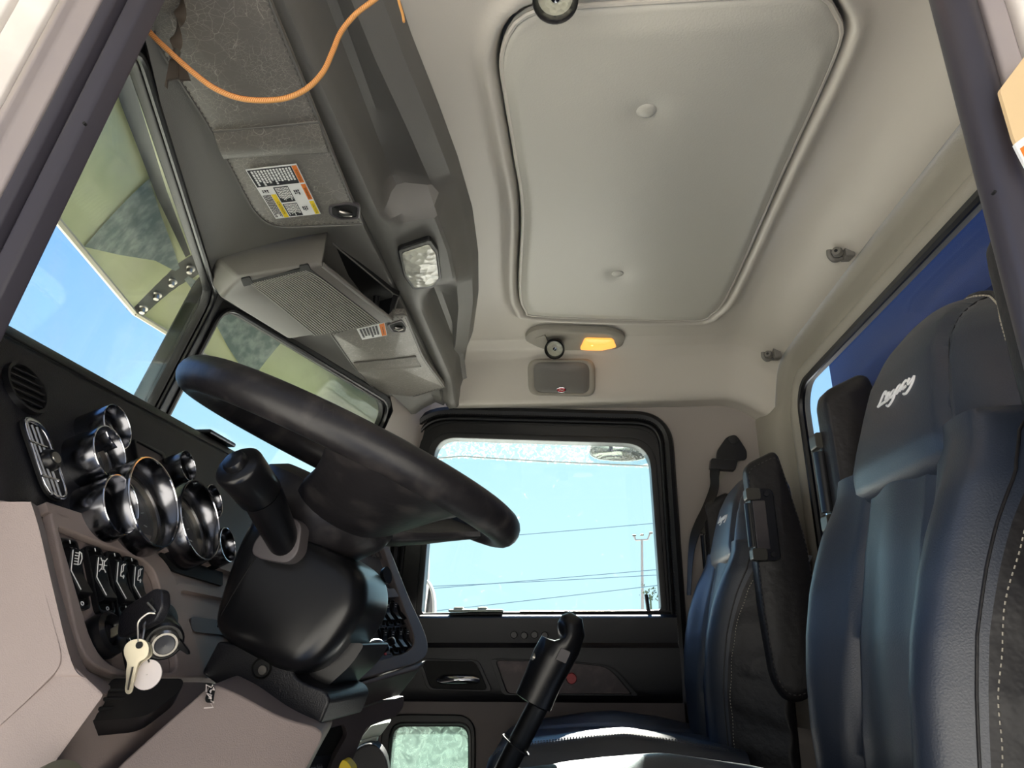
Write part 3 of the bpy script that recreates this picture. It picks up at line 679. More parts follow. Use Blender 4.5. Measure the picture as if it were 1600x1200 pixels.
# end of the dash facing the driver's door, and the apron under the switch panel
EY = .598
def ep(u, v, y): return aty(u, v, y)
rows = []
edge = [(48, 784, .600), (62, 830, .602), (84, 925, .604), (112, 1035, .606), (135, 1062, .612), (165, 1085, .640)]
mb = MB()
A = [ep(u, v, y) for u, v, y in edge]
inner = [dp(62, 800), dp(74, 840), dp(98, 935), dp(130, 1035), dp(150, 1055), dp(172, 1066)]
mid = [(a * .5 + b * .5) + V((.006, -.006, 0)) for a, b in zip(A, inner)]
far = [a + V((-.32, -.004, 0)) for a in A]
mb.grid([curve(far, 30), curve([a + V((-.012, -.001, 0)) for a in A], 30), curve(A, 30), curve(mid, 30), curve(inner, 30)]); build(mb, 'end_panel', M[T], dash, angle=60)
lowA = [ep(-60, 1000, .600), ep(135, 1062, .612), ep(-60, 1230, .600)]
mb = MB(); mb.prism([ep(-90, 780, .606), ep(46, 784, .606), ep(62, 830, .606), ep(112, 1035, .608), ep(165, 1085, .612), ep(60, 1230, .612), V((-.46, .612, -.62)), V((-.75, .606, -.62)), ep(-90, 1230, .606)], (-.02, .03, 0)); build(mb, 'end_cap', M[T], dash, bev=.004)
mb = MB(); mb.prism(round_poly([ep(-90, 775, .6065), ep(42, 786, .6065), ep(60, 870, .6065), ep(101, 1020, .608), ep(98, 1044, .608), ep(50, 1092, .609), ep(-90, 1220, .610)], [.01, .02, .03, .01, .01, .02, .01], 5), (-.0, -.004, 0)); build(mb, 'end_pad', M[T], dash, bev=.002)
# apron below: runs from the switch panel down and forward to the knee panel
ap0 = [dp(165, 1064), dp(240, 1066), dp(335, 1066)]
ap = [[ep(112, 1062, .612), dp(165, 1066, .006), dp(240, 1066, .006), dp(300, 1066, .006), dp(345, 1066, .004)],
      [ep(135, 1085, .614), dp(172, 1086, .010), dp(240, 1086, .010), dp(295, 1086, .010), dp(340, 1090, .004)],
      [ep(112, 1130, .615), aty(150, 1140, .66), aty(200, 1142, .71), aty(250, 1142, .75), aty(320, 1146, .80)],
      [ep(60, 1190, .615), aty(95, 1200, .65), aty(140, 1205, .69), aty(185, 1210, .73), aty(260, 1220, .80)],
      [ep(20, 1260, .615), aty(60, 1280, .65), aty(100, 1280, .69), aty(150, 1290, .73), aty(230, 1300, .80)]]
mb = MB(); mb.grid(ap); build(mb, 'apron', M[T], dash, sub=2, angle=70)
# dark louvre in the apron
def apq(s, t):                                               # s across, t down, on the apron
    a = ap[1][1].lerp(ap[1][3], s); b = aty(128, 1142, .655).lerp(aty(232, 1128, .735), s); return a.lerp(b, t)
lo4 = round_poly([aty(177, 1069, .70), aty(287, 1069, .745), aty(283, 1087, .745), aty(230, 1128, .712), aty(126, 1137, .655)], [.004, .006, .01, .012, .004], 4)
off = V((.006, -.012, .006))
ln = (lo4[6] - lo4[0]).cross(lo4[-4] - lo4[0]).normalized(); ln = ln if ln.y < 0 else -ln
mb = MB(); mb.prism([p + off for p in lo4], ln * -.02); build(mb, 'vent_louvre', M['black_smooth'], dash, bev=.0015)
mb = MB()
for t in (.28, .5, .72):
    a = aty(lerp(177, 126, t) + 8, lerp(1069, 1137, t), lerp(.70, .655, t)); b = aty(lerp(287, 232, t) - 10, lerp(1071, 1126, t), lerp(.745, .712, t)); mb.tube([a + off * 1.05, b + off * 1.05], .0018, 6)
build(mb, 'louvre_blade', M['black_matte'], dash)
# knee panel right of the seam, with its torn corner
kn = [(332, 1068), (372, 1084), (440, 1122), (496, 1136), (506, 1150), (470, 1215), (440, 1280), (120, 1280), (182, 1200), (258, 1132)]
yk = [.765, .775, .80, .83, .835, .83, .82, .66, .69, .725]
kp = [aty(u, v, y) for (u, v), y in zip(kn, yk)]
mb = MB(); mb.loft([round_poly(kp, [.006, .01, .02, .012, .012, .02, .02, .01, .01, .01], 4), [p + V((-.02, .10, .004)) for p in round_poly(kp, [.006, .01, .02, .012, .012, .02, .02, .01, .01, .01], 4)]]); build(mb, 'knee_panel', M[T], dash, bev=.007, segs=4)
mb = MB(); mb.prism(round_poly([aty(329, 1070, .757), aty(337, 1074, .757), aty(333, 1098, .748), aty(322, 1098, .744), aty(320, 1092, .744)], .002, 3), (-.002, .004, 0)); build(mb, 'torn_hole', M['black_matte'], dash)
mb = MB(); rnd = random.Random(3)
for k in range(8):
    p = aty(lerp(334, 327, k / 7) + rnd.uniform(-3, 3), lerp(1070, 1099, k / 7), .748); mb.tube([p, p + V((rnd.uniform(-.004, .006), -.004, rnd.uniform(-.004, .004))), p + V((rnd.uniform(-.006, .008), -.005, rnd.uniform(-.006, .004)))], .0006, 5)
build(mb, 'torn_fibre', M['white_tag'], dash)

# ---------------------------------------------------------------- centre stack turned towards the driver
CP = V((-.335, 1.58, .08)); CN = V((.872, -.290, .375)).normalized()
def cp(u, v, off=0.0): return atp(u, v, CP + CN * off, CN)
def cpoly(px, r, off=0.0, n=5): return round_poly([cp(u, v, off) for u, v in px], r, n)
rs_ = [.005, .01, .02, .05, .04, .03, .01, .01, .01]
so_ = cpoly([(580, 836), (592, 850), (627, 940), (655, 1000), (657, 1028), (640, 1042), (470, 1092), (420, 1080), (440, 836)], rs_)
si_ = cpoly([(572, 842), (584, 854), (613, 940), (634, 995), (635, 1014), (622, 1026), (470, 1070), (425, 1062), (445, 842)], [.005, .01, .02, .03, .03, .02, .01, .01, .01])
cs = thing('centre_stack', CP, 'angled dark taupe centre dash stack full of switches behind the steering column', 'dash centre stack')
mb = MB(); mb.plate_ring(so_, si_, CN * .020); build(mb, 'surround', M['taupe_dark'], cs, bev=.006, segs=3)
mb = MB(); mb.prism([p + CN * .004 for p in so_], CN * -.10); build(mb, 'face_plate', M['stack_grey'], cs, bev=.003)
mb = MB(); mb.prism(cpoly([(580, 926), (606, 924), (614, 937), (580, 940)], .004, .005), CN * .016); build(mb, 'ledge', M['taupe_dark'], cs, bev=.004)
mb = MB()
for k in range(6):
    mb.prism(cpoly([(562 + k * 6, 846 + k * 2.2), (566 + k * 6, 846 + k * 2.2), (573 + k * 6, 866 + k * 2.2), (569 + k * 6, 866 + k * 2.2)], .0005, .006, 2), CN * .004)
build(mb, 'air_louvre', M['grey_rubber'], cs)
# underside fascia and the panel hanging below it
f0 = [cp(470, 1096, .018), cp(560, 1072, .018), cp(652, 1046, .018), cp(668, 1030, .016)]
f1 = [aty(466, 1130, 1.22), aty(540, 1112, 1.36), aty(624, 1086, 1.52), aty(640, 1066, 1.56)]
mb = MB(); mb.loft([f0, f1, [p + V((-.06, .02, .01)) for p in f1], [p + V((-.08, .02, 0)) for p in f0]]); build(mb, 'under_fascia', M['taupe_dark'], cs, bev=.003)
def ypl(px, y, r, n=4): return round_poly([aty(u, v, y) for u, v in px], r, n)
def lp_y(u): return lerp(1.24, 1.54, (u - 470) / 160)
lpn = [(470, 1130), (560, 1108), (632, 1087), (630, 1106), (618, 1120), (590, 1130), (572, 1137), (548, 1195), (530, 1240), (500, 1240), (522, 1185), (543, 1148), (538, 1132), (500, 1142), (470, 1148)]
mb = MB(); mb.prism(round_poly([aty(u, v, lp_y(u)) for u, v in lpn], .008, 4), (-.015, .02, 0)); build(mb, 'lower_fascia', M['taupe_dark'], cs, bev=.003)
mb = MB(); mb.prism(round_poly([aty(u, v, lp_y(u) + .03) for u, v in ((440, 1135), (550, 1125), (550, 1150), (515, 1260), (420, 1260))], .004, 3), (-.01, .02, 0)); build(mb, 'lower_recess', M['black_matte'], cs)
mb = MB(); mb.prism(ypl([(580, 1134), (610, 1128), (594, 1150), (560, 1158)], 1.72, .006), (-.01, .06, 0)); mb.prism(ypl([(562, 1158), (590, 1150), (586, 1166), (552, 1176)], 1.70, .006), (-.01, .06, 0)); build(mb, 'duct_cover', M['mint'], cs, bev=.006)
mb = MB(); mb.prism(ypl([(556, 1168), (584, 1158), (604, 1180), (610, 1240), (520, 1240)], 1.66, .02), (-.01, .06, 0)); build(mb, 'kick_duct', M['black_plastic'], cs, bev=.01)
# parking brake reminder plate
lq = [aty(u, v, lp_y(u) + .02) for u, v in ((466, 1184), (518, 1180), (506, 1225), (456, 1230))]
mb = MB(); mb.prism(lq, (-.002, .004, 0)); build(mb, 'notice_plate', M['ink'], cs)
U_ = (lq[1] - lq[0]).normalized(); W_ = (lq[0] - lq[3]).normalized()
build(text_mb('Before Leaving Vehicle', (lq[0] + lq[1]) / 2 - W_ * .018 + V((0, -.002, 0)), U_, W_, .014, .058), 'notice_lettering', M['label_grey'], cs, flat=True)
mb = MB(); mb.lathe([(.0005, -.003), (.016, -.003), (.016, 0)], (lq[0] + lq[1]) / 2 - W_ * .040, (0, 1, 0), 20); build(mb, 'notice_dot', M['red'], cs)
mb = MB(); yk_ = ypl([(528, 1200), (534, 1187), (541, 1188), (552, 1202), (548, 1225), (528, 1225)], 1.30, .008); mb.prism(yk_, (.0, .03, 0))
build(mb, 'brake_knob', M['yellow'], bev=.006, label='yellow brake valve knob below the centre stack at the bottom edge', cat='knob')
mb = MB(); q = aty(92, 1222, .585); mb.lathe([(.001, .010), (.014, .008), (.022, -.002), (.024, -.02), (.024, -.06)], q, (.4, -.4, .8), 20)
build(mb, 'release_knob', M['olive'], label='olive rounded rubber cap under the dashboard apron at lower left', cat='knob')

# ---------------------------------------------------------------- rocker switches
def rocker_parts(root, O, U, W, Nn, w, h, icon):
    """O centre on the panel, U across, W up, Nn out of the panel"""
    def q(a, b, c): return O + U * (a * w) + W * (b * h) + Nn * c
    def rp(hw, hh, c, r): return round_poly([q(-hw, hh, c), q(hw, hh, c), q(hw, -hh, c), q(-hw, -hh, c)], r, 3)
    mb = MB(); mb.plate_ring(rp(.5, .5, .0, w * .22), rp(.40, .45, .0, w * .16), Nn * .006); build(mb, 'bezel', M['black_smooth'], root, bev=.0012)
    mb = MB(); mb.prism(rp(.41, .455, .001, w * .1), Nn * .001); build(mb, 'well', M['black_matte'], root)
    prof = [(.34, .002), (.335, .010), (.30, .0125), (.10, .0075), (.0, .006), (-.12, .0085), (-.31, .0125), (-.335, .010), (-.34, .002)]
    mb = MB(); mb.loft([[q(a, b, c) for b, c in prof] for a in (-.36, -.33, .33, .36)], False, False)
    mb.add([q(a, b, c) for a in (-.36,) for b, c in prof], [list(range(9))]); mb.add([q(.36, b, c) for b, c in prof], [list(range(9))])
    build(mb, 'rocker', M['black_smooth'], root, bev=.0006)
    mb = MB()
    for k in range(3): mb.box(q(-.2 + .2 * k, .30, .0125), (.0016, .0016, .0016))
    build(mb, 'grip_bump', M['black_plastic'], root)
    mb = MB(); pr = max(.00045, w * .019)
    def st(pts): mb.tube([q(a, b, interp(b, [-.34, -.31, -.12, 0, .10, .30, .34], [.010, .0128, .0088, .0063, .0078, .0128, .010]) + .0002) for a, b in pts], pr, 5)
    st([(-.27, .28), (-.27, .02), (-.27, -.28)]) if icon in ('head', 'marker', 'load') else None
    if icon == 'head':
        for k in range(5): st([(-.12, .25 - .035 * k), (.06, .25 - .035 * k)])
        st([(.08, .27), (.2, .25), (.26, .19), (.2, .12), (.08, .10), (.08, .27)])
    elif icon == 'marker':
        st([(.0, .25), (.1, .25), (.1, .13), (.0, .13), (.0, .25)])
        for a, b, c_, d_ in ((-.04, .24, -.14, .28), (-.04, .19, -.16, .19), (-.04, .14, -.14, .10), (.14, .24, .25, .28), (.14, .19, .27, .19), (.14, .14, .25, .10)): st([(a, b), (c_, d_)])
    elif icon == 'load':
        st([(-.02, .24), (.1, .27), (.1, .17), (-.02, .14), (-.02, .24)]); st([(.1, .24), (.22, .27)]); st([(-.02, .14), (-.02, .10), (.16, .10)]); st([(.16, .12), (.2, .10), (.16, .07), (.12, .10), (.16, .12)])
    else:
        st([(-.15, .24), (.15, .24)]); st([(-.15, .17), (.15, .17)])
    if icon in ('head', 'marker', 'load'):
        mb.tube([q(-.0, .47, .0064), q(.0, .42, .0064)], pr, 5)
        mb.tube([q(.07 * cos(t), -.43 + .025 * sin(t), .0064) for t in np.linspace(0, 2 * pi, 9)], pr, 5)
    build(mb, 'marking', M['white'], root, flat=True)
swU = V((0, 1, 0)); swW = DS
def switch(px, lab, icon, group, w, h, cat='switch', fun=None, U=None, W=None, Nn=None):
    O = fun(*px); r = thing('rocker_switch', O, lab, cat, group); rocker_parts(r, O, U, W, Nn, w, h, icon); return r
g1 = 'rocker switches on the driver switch panel'
switch((109, 899), 'black rocker switch with headlamp symbol, nearest the door in the row of four', 'head', g1, .028, .072, 'switch', dp, swU, swW, DN)
switch((149, 909), 'black rocker switch with marker lamp symbol, second from the door', 'marker', g1, .028, .072, 'switch', dp, swU, swW, DN)
switch((180, 915), 'black rocker switch with truck symbol, third from the door', 'load', g1, .028, .072, 'switch', dp, swU, swW, DN)
switch((207, 921), 'black rocker switch with truck symbol, farthest from the door and just above the key head', 'load', g1, .028, .072, 'switch', dp, swU, swW, DN)
switch((198, 1000), 'black rocker switch half hidden behind the hanging keys', 'load', None, .028, .072, 'switch', dp, swU, swW, DN)
cU = (V((.316, .949, 0))).normalized(); cW = CN.cross(cU).normalized()
if cW.z < 0: cW = -cW
for r_, (v0, xs, row) in enumerate(((958, (586, 594, 606, 618, 630), 'upper'), (1001, (592, 602, 614, 626, 637), 'lower'))):
    xs = xs[1:] if r_ == 0 else xs[1:]
    for k, u in enumerate(xs):
        nth = ('leftmost', 'second from left', 'third from left', 'rightmost')[k]
        switch((u - 4, v0 + (2 - k) * .8), 'small dark rocker switch on the centre stack, ' + nth + ' of the ' + row + ' row', 'bars', 'rocker switches on the centre stack', .019, .054, 'switch', lambda a, b: cp(a, b, .005), cU, cW, CN)
# toggle valve plate beside them
r = thing('control_plate', cp(585, 1020, .006), 'grey toggle plate with two black knobs and red mark, left of the lower centre switches', 'control plate')
mb = MB(); mb.prism(cpoly([(545, 1030), (600, 1008), (616, 1034), (545, 1048)], .004, .005), CN * .005); build(mb, 'plate', M['grey_rubber'], r, bev=.0015)
for u, v in ((562, 1022), (586, 1020), (596, 1010)):
    mb = MB(); mb.lathe([(.0005, .03), (.007, .028), (.008, .02), (.005, .012), (.006, 0)], cp(u, v, .01), CN, 14); build(mb, 'knob', M['black_smooth'], r)
mb = MB(); mb.prism(cpoly([(600, 1018), (603, 1018), (604, 1024), (601, 1024)], .0005, .0105, 2), CN * .001); build(mb, 'red_mark', M['red'], r)
mb = MB(); mb.tube(curve([cp(560, 1020, .03), cp(580, 1003, .034), cp(595, 1003, .034), cp(600, 1012, .026)], 16), .004, 8); build(mb, 'lever', M['steel'], r)

# ---------------------------------------------------------------- air vents
r = thing('air_vent', dp(65, 718), 'rectangular chrome framed air vent at the left end of the dash', 'air vent')
vo = dpoly([(27, 646), (66, 664), (107, 786), (72, 778)], .020, .004)
vi = dpoly([(33, 657), (64, 671), (102, 779), (75, 773)], .016, .004)
mb = MB(); mb.plate_ring(vo, vi, DN * .004); build(mb, 'chrome_frame', M['chrome'], r, bev=.0013, segs=3)
mb = MB(); mb.prism([p - DN * .002 for p in vo], DN * .003); build(mb, 'duct', M['black_matte'], r)
def vp(s, t, off): return (dp(32, 655, off).lerp(dp(64, 669, off), s)).lerp(dp(75, 774, off).lerp(dp(103, 780, off), s), t)
for s in (.26, .5, .74):
    mb = MB(); mb.tube([vp(s, .02, .007), vp(s, .98, .007)], .0016, 6); build(mb, 'vane', M['steel'], r)
for t in (.28, .74):
    mb = MB(); mb.tube([vp(.05, t, .008), vp(.95, t, .008)], .0014, 6); build(mb, 'cross_bar', M['chrome'], r)
mb = MB(); mb.lathe([(.0005, .012), (.009, .011), (.012, .006), (.012, -.002)], vp(.55, .52, .004), DN, 18); build(mb, 'adjuster', M['black_smooth'], r)
mb = MB(); mb.lathe([(.0005, .0125), (.006, .0125), (.0062, .011)], vp(.55, .52, .004), DN, 16); build(mb, 'adjuster_cap', M['steel'], r)
r = thing('round_vent', dp(40, 607), 'round black louvred vent high at the left end of the dash', 'air vent')
O = dp(40, 607, .002)
mb = MB(); mb.lathe([(.030, -.002), (.0295, .004), (.026, .004), (.0255, -.002)], O, DN, 28, caps=False); build(mb, 'ring', M['black_smooth'], r)
mb = MB(); mb.lathe([(.0005, .0), (.026, .0)], O, DN, 24); build(mb, 'duct', M['black_matte'], r)
for k in (-2, -1, 0, 1, 2):
    mb = MB(); a = math.sqrt(.025 ** 2 - (.009 * k) ** 2); mb.tube([O + DS * (.009 * k) - DY * a + DN * .002, O + DS * (.009 * k) + DY * a + DN * .002], .0016, 6); build(mb, 'louvre', M['black_smooth'], r)

# ---------------------------------------------------------------- gauges with deep chrome bezels
def gauge(u, v, R, lab, big=False, dep=.034):
    R = R * .95; O = dp(u, v, dep) - DN * dep
    r = thing('gauge', O, lab, 'gauge', 'chrome ringed dash gauges')
    c = .16 * R
    mb = MB(); mb.lathe([(R * 1.04, -.004, 0), (R * 1.03, dep * .5, c * .3), (R * 1.0, dep * .97, c), (R * .985, dep, c), (R * .95, dep * .97, c), (R * .90, dep * .5, c * .4), (R * .88, .010, 0)], O, DN, 44, up=DS, caps=False); build(mb, 'bezel', M['dark_chrome'], r, angle=60)
    mb = MB(); mb.tube([O + DN * (dep + c * cos(a)) + (DS * cos(a) - DN.cross(DS) * sin(a) * -1) * R * .975 for a in np.linspace(0, 2 * pi, 41)[:-1]], R * .022 + .0003, 6, True); build(mb, 'rim', M['chrome'], r)
    mb = MB(); mb.lathe([(R * .91, .012), (R * .89, .0165), (R * .80, .017), (R * .78, .011)], O, DN, 44, up=DS, caps=False); build(mb, 'inner_ring', M['steel'], r, angle=60)
    mb = MB(); mb.lathe([(.0004, .004), (R * .9, .004)], O, DN, 36, up=DS); build(mb, 'dial', M['dial'], r)
    mb = MB()
    for k in range(11 if big else 7):
        a = radians(-130 + k * 260 / (10 if big else 6)); dv = DS * cos(a) + DY * sin(a); mb.tube([O + DN * .0048 + dv * R * .66, O + DN * .0048 + dv * R * .76], R * .012, 4)
    build(mb, 'scale_marks', M['white'], r, flat=True)
    a = radians(-128); dv = DS * cos(a) + DY * sin(a)
    mb = MB(); mb.tube([O + DN * .0065 - dv * R * .1, O + DN * .0065 + dv * R * .6], [R * .03, R * .012], 6); mb.lathe([(.0004, .009), (R * .1, .008), (R * .1, .004)], O, DN, 14); build(mb, 'needle', M['orange'], r)
    mb = MB(); mb.lathe([(.0004, .0125), (R * .8, .0125), (R * .8, .0115), (.0004, .0115)], O, DN, 36, caps=False); build(mb, 'lens', G['gauge'], r)
    return r
gauge(184, 667, .0285, 'small chrome gauge, highest of the cluster and partly behind its neighbour')
gauge(172, 706, .0315, 'small chrome gauge right of the rectangular vent, just below the highest gauge')
gauge(190, 788, .0345, 'small chrome gauge low beside the speedometer on its door side')
gauge(242, 784, .0565, 'largest chrome gauge dial, the left of the two big dials', True, .040)
gauge(314, 812, .0555, 'big chrome gauge dial, the right of the two big dials next to the column', True, .040)
gauge(294, 728, .0225, 'small chrome gauge above the gap between the two big dials')
gauge(335, 783, .0255, 'small narrow chrome gauge on the upper right rim of the right big dial')
gauge(356, 851, .0255, 'small chrome gauge lowest of all, against the steering column shroud')
gauge(446, 766, .0240, 'small chrome gauge seen alone behind the signal stalk')
# small display panel above the big dials
mb = MB(); mb.prism(dpoly([(206, 690), (250, 712), (262, 745), (214, 720)], .006, .0005), DN * .002); build(mb, 'display_window', M['taupe_dark'], dash)
mb = MB(); mb.plate_ring(dpoly([(203, 686), (252, 709), (266, 750), (211, 726)], .006, .0), dpoly([(207, 691), (249, 713), (260, 744), (215, 720)], .004, .0), DN * .005); build(mb, 'display_bezel', M['black_smooth'], dash, bev=.0012)

# ---------------------------------------------------------------- ignition, keys and loose power socket
r = thing('ignition_switch', dp(160, 994), 'round black ignition lock with a key in it, left on the switch panel', 'ignition switch')
IO = dp(153, 998, .002)
mb = MB(); mb.lathe([(.021, -.002), (.0225, .006), (.021, .015), (.017, .018), (.013, .014), (.012, .008), (.0005, .008)], IO, DN, 32, caps=False); build(mb, 'bezel', M['black_smooth'], r)
mb = MB(); mb.lathe([(.0005, .013), (.0085, .0125), (.010, .009)], IO, DN, 24); build(mb, 'barrel', M['black_plastic'], r)
ks = IO + DN * .012
ke = aty(256, 943, .650)
kd = (ke - ks).normalized()
r = thing('ignition_key', ks, 'black headed ignition key sticking out of the lock', 'key')
p0 = aty(190, 981, ks.y - .01); p0 = ks.lerp(ke, .30)
side = kd.cross(V((0, -1, .2))).normalized(); thick = kd.cross(side).normalized()
mb = MB(); mb.prism([ks - side * .0045, ks + side * .0045, p0 + side * .0045, p0 - side * .0045], thick * .0022); build(mb, 'blade', M['key_brass'], r, bev=.0004)
L_ = (ke - p0).length
def kq(a, b): return p0 + kd * (a * L_) + side * b
head = round_poly([kq(-.08, -.011), kq(.12, -.0155), kq(.85, -.017), kq(1.04, -.011), kq(1.08, .004), kq(.92, .015), kq(.10, .014), kq(-.08, .010)], .005, 4)
mb = MB(); mb.prism([p - thick * .0045 for p in head], thick * .009); build(mb, 'head', M['black_plastic'], r, bev=.002, segs=3)
mb = MB(); hole = kq(.80, -.004); mb.lathe([(.0005, -.0052), (.0045, -.0052), (.0045, .0052), (.0005, .0052)], hole, thick, 14); build(mb, 'ring_hole', M['black_matte'], r)
# bent wire ring
ty = hole.y - .012
r = thing('key_ring', aty(216, 1010, ty), 'bent wire ring hanging from the ignition key head', 'key ring')
mb = MB(); mb.tube(curve([hole - thick * .008, aty(243, 957, ty), aty(232, 958, ty), aty(217, 971, ty), aty(216, 990, ty), aty(217, 1008, ty), aty(221, 1006, ty + .004), aty(225, 985, ty + .006), aty(228, 972, ty + .010), hole + thick * .008], 50), .0011, 6); build(mb, 'wire', M['steel'], r)
def flat_key(name, lab, cat, px, y, m, th, rr, tilt=(0, 0)):
    pts = round_poly([aty(u, v, y) for u, v in px], rr, 3); o = thing(name, pts[0], lab, cat); mb = MB(); mb.prism(pts, (0, th, 0)); build(mb, 'blank', m, o, bev=.0004); return o
k_ = [(203, 1000), (222, 997), (232, 1005), (233, 1020), (226, 1030), (216, 1034), (213, 1046), (208, 1066), (206, 1082), (199, 1086), (194, 1080), (197, 1062), (196, 1050), (199, 1036), (193, 1024), (193, 1010)]
o = flat_key('house_key', 'pale nickel key hanging in front of the switch panel, bow up', 'key', k_, ty - .001, M['key_brass'], .002, .004)
mb = MB(); mb.tube([aty(207, 1042, ty - .0015), aty(200, 1078, ty - .0015)], .0009, 5); build(mb, 'groove', M['steel'], o)
mb = MB(); mb.lathe([(.0005, -.0012), (.003, -.0012), (.003, .001)], aty(218, 1008, ty - .001), (0, 1, 0), 12); build(mb, 'bow_hole', M['black_matte'], o)
o = flat_key('spare_key', 'second nickel key mostly hidden behind the front key', 'key', [(224, 1000), (236, 1006), (238, 1022), (232, 1030), (222, 1034), (214, 1046), (209, 1068), (205, 1066), (210, 1040), (216, 1020)], ty + .004, M['key_brass'], .002, .003)
c_ = aty(230, 1054, ty + .009)
o = thing('key_tag', c_, 'round blank white tag hanging behind the keys', 'key tag'); mb = MB(); mb.lathe([(.0005, -.001), (.0125, -.001), (.0128, 0), (.0125, .001), (.0005, .001)], c_, (.15, -1, .1), 28, caps=False); build(mb, 'disc', M['white_tag'], o)
mb = MB(); mb.tube([aty(226, 1010, ty + .006), c_ + V((0, 0, .010))], .0008, 5); build(mb, 'loop', M['steel'], o)
# power socket hanging loose
a = aty(250, 985, .715); b = aty(263, 1024, .675); ax = (b - a).normalized()
r = thing('power_socket', a, 'loose black power socket with silver cap dangling beside the keys', 'power socket')
mb = MB(); mb.lathe([(.0125, -.012), (.0165, -.004), (.0165, .016), (.0185, .018), (.0185, .026), (.0165, .028)], a, ax, 28); build(mb, 'body', M['black_smooth'], r)
L2 = .028
mb = MB(); mb.lathe([(.0135, L2 - .001), (.0135, L2 + .004), (.0115, L2 + .006), (.0005, L2 + .006)], a, ax, 28, caps=False); build(mb, 'cap', M['steel'], r)
mb = MB(); mb.lathe([(.0095, L2 + .0062), (.0085, L2 + .0072), (.0005, L2 + .0066)], a, ax, 20, caps=False); build(mb, 'cap_face', M['dial'], r)
tl = a + ax * .022
mb = MB(); mb.prism(round_poly([tl + V((.012, 0, .004)), aty(294, 1017, tl.y), aty(294, 1024, tl.y), tl + V((.012, 0, -.006))], .002, 3), (0, .004, 0)); build(mb, 'mounting_ear', M['black_smooth'], r, bev=.001); mb = MB(); mb.prism(round_poly([tl + V((-.012, 0, .003)), aty(230, 1024, tl.y), aty(232, 1032, tl.y), tl + V((-.012, 0, -.007))], .002, 3), (0, .004, 0)); build(mb, 'mounting_ear', M['black_smooth'], r, bev=.001)
mb = MB(); mb.lathe([(.0005, .014), (.012, .013), (.015, .004), (.015, -.006)], dp(252, 968, .006), DN, 20); build(mb, 'knob', M['black_plastic'], label='black round dimmer knob behind the key head', cat='knob')
# ================================================================ steering wheel and column
WC = V((-.283, .93, .228)); wt = radians(25); WR = .228
e1 = V((cos(wt), 0, -sin(wt))); e2 = V((0, 1, 0)); en = V((sin(wt), 0, cos(wt)))
def wp(r, deg, h): a = radians(deg); return WC + e1 * (r * cos(a)) + e2 * (r * sin(a)) + en * h
sw = thing('steering_wheel', WC, 'large worn black steering wheel seen from below', 'steering wheel')
mb = MB(); n_ = 96; rings = []
for k in range(n_ + 1):
    a = 360 * k / n_; rings.append([wp(WR + .0215 * cos(t), a, .0215 * 1.05 * sin(t)) for t in np.linspace(0, 2 * pi, 19)[:-1]])
mb.loft(rings, True, False); build(mb, 'rim', M['wheel'], sw, angle=70)
for s in (1, -1):
    secs = []
    for r, a0, a1, h, th in ((.226, 24, 80, -.004, .022), (.212, 26, 78, -.012, .026), (.18, 25, 79, -.028, .030), (.145, 21, 82, -.046, .032), (.11, 12, 90, -.062, .034), (.08, 2, 100, -.074, .036), (.045, -2, 110, -.080, .04)):
        A = np.linspace(a0, a1, 14)
        top = [wp(r + .01 * sin(pi * i / 13), s * a, h + th * .5 * sin(pi * (i + .35) / 13.7) ** .5) for i, a in enumerate(A)]
        bot = [wp(r + .01 * sin(pi * i / 13), s * a, h - th * .5 * sin(pi * (i + .35) / 13.7) ** .5) for i, a in enumerate(A)]
        secs.append(top + bot[::-1])
    mb = MB(); mb.loft(secs); build(mb, 'spoke', M['wheel'], sw, angle=70)
mb = MB(); mb.lathe([(.0005, -.045), (.072, -.045), (.092, -.056), (.098, -.072), (.092, -.092), (.072, -.116), (.062, -.128), (.0005, -.128)], WC, en, 40, caps=False); build(mb, 'hub', M['wheel'], sw)

sc_ = thing('steering_column', WC - en * .2, 'black plastic steering column shroud below the wheel with lower cover', 'steering column')
def sec(s, a0, a1, b0, b1, r=.03):
    c = WC - en * s; return round_poly([c + e1 * a0 + e2 * b0, c + e1 * a1 + e2 * b0, c + e1 * a1 + e2 * b1, c + e1 * a0 + e2 * b1], r, 6)
S = [sec(.118, -.045, .070, -.055, .065, .03), sec(.122, -.058, .092, -.068, .075, .035), sec(.135, -.058, .112, -.076, .082, .035), sec(.165, -.053, .125, -.082, .086, .035), sec(.205, -.043, .122, -.086, .086, .035),
     sec(.235, -.034, .112, -.086, .082, .032), sec(.252, -.026, .098, -.080, .076, .03), sec(.262, -.012, .08, -.066, .062, .028)]
S2 = [[None] * len(S[0]) for _ in range(0)]
cols = [curve([q[j] for q in S], 70) for j in range(len(S[0]))]
mb = MB(); mb.loft([[c_[i] for c_ in cols] for i in range(len(cols[0]))]); build(mb, 'shroud', M['black_smooth'], sc_, angle=60)
seam = []
for q in S[1:7]: seam.append(min(q, key=lambda p: (p - WC).dot(e2) * 1.0 + abs((p - WC).dot(e1) + .022) * 3))
mb = MB(); mb.tube([p + V((0, -.0005, 0)) for p in seam], .0011, 5); build(mb, 'shroud_seam', M['black_matte'], sc_)
bt = round_poly([aty(u, v, y) for u, v, y in ((392, 862, .832), (404, 836, .832), (455, 806, .832), (474, 818, .832), (468, 866, .832), (450, 882, .832), (404, 874, .832))], .010, 4)
mb = MB(); mb.prism([p + V((0, -.004, 0)) for p in bt], (.0, .03, 0)); build(mb, 'stalk_boot', M['grey_rubber'], sc_, bev=.003)
mb = MB(); mb.lathe([(.0005, .0), (.010, 0), (.012, .006)], aty(600, 900, 1.0), (1, -.3, .2), 14); build(mb, 'lug', M['black_smooth'], sc_)
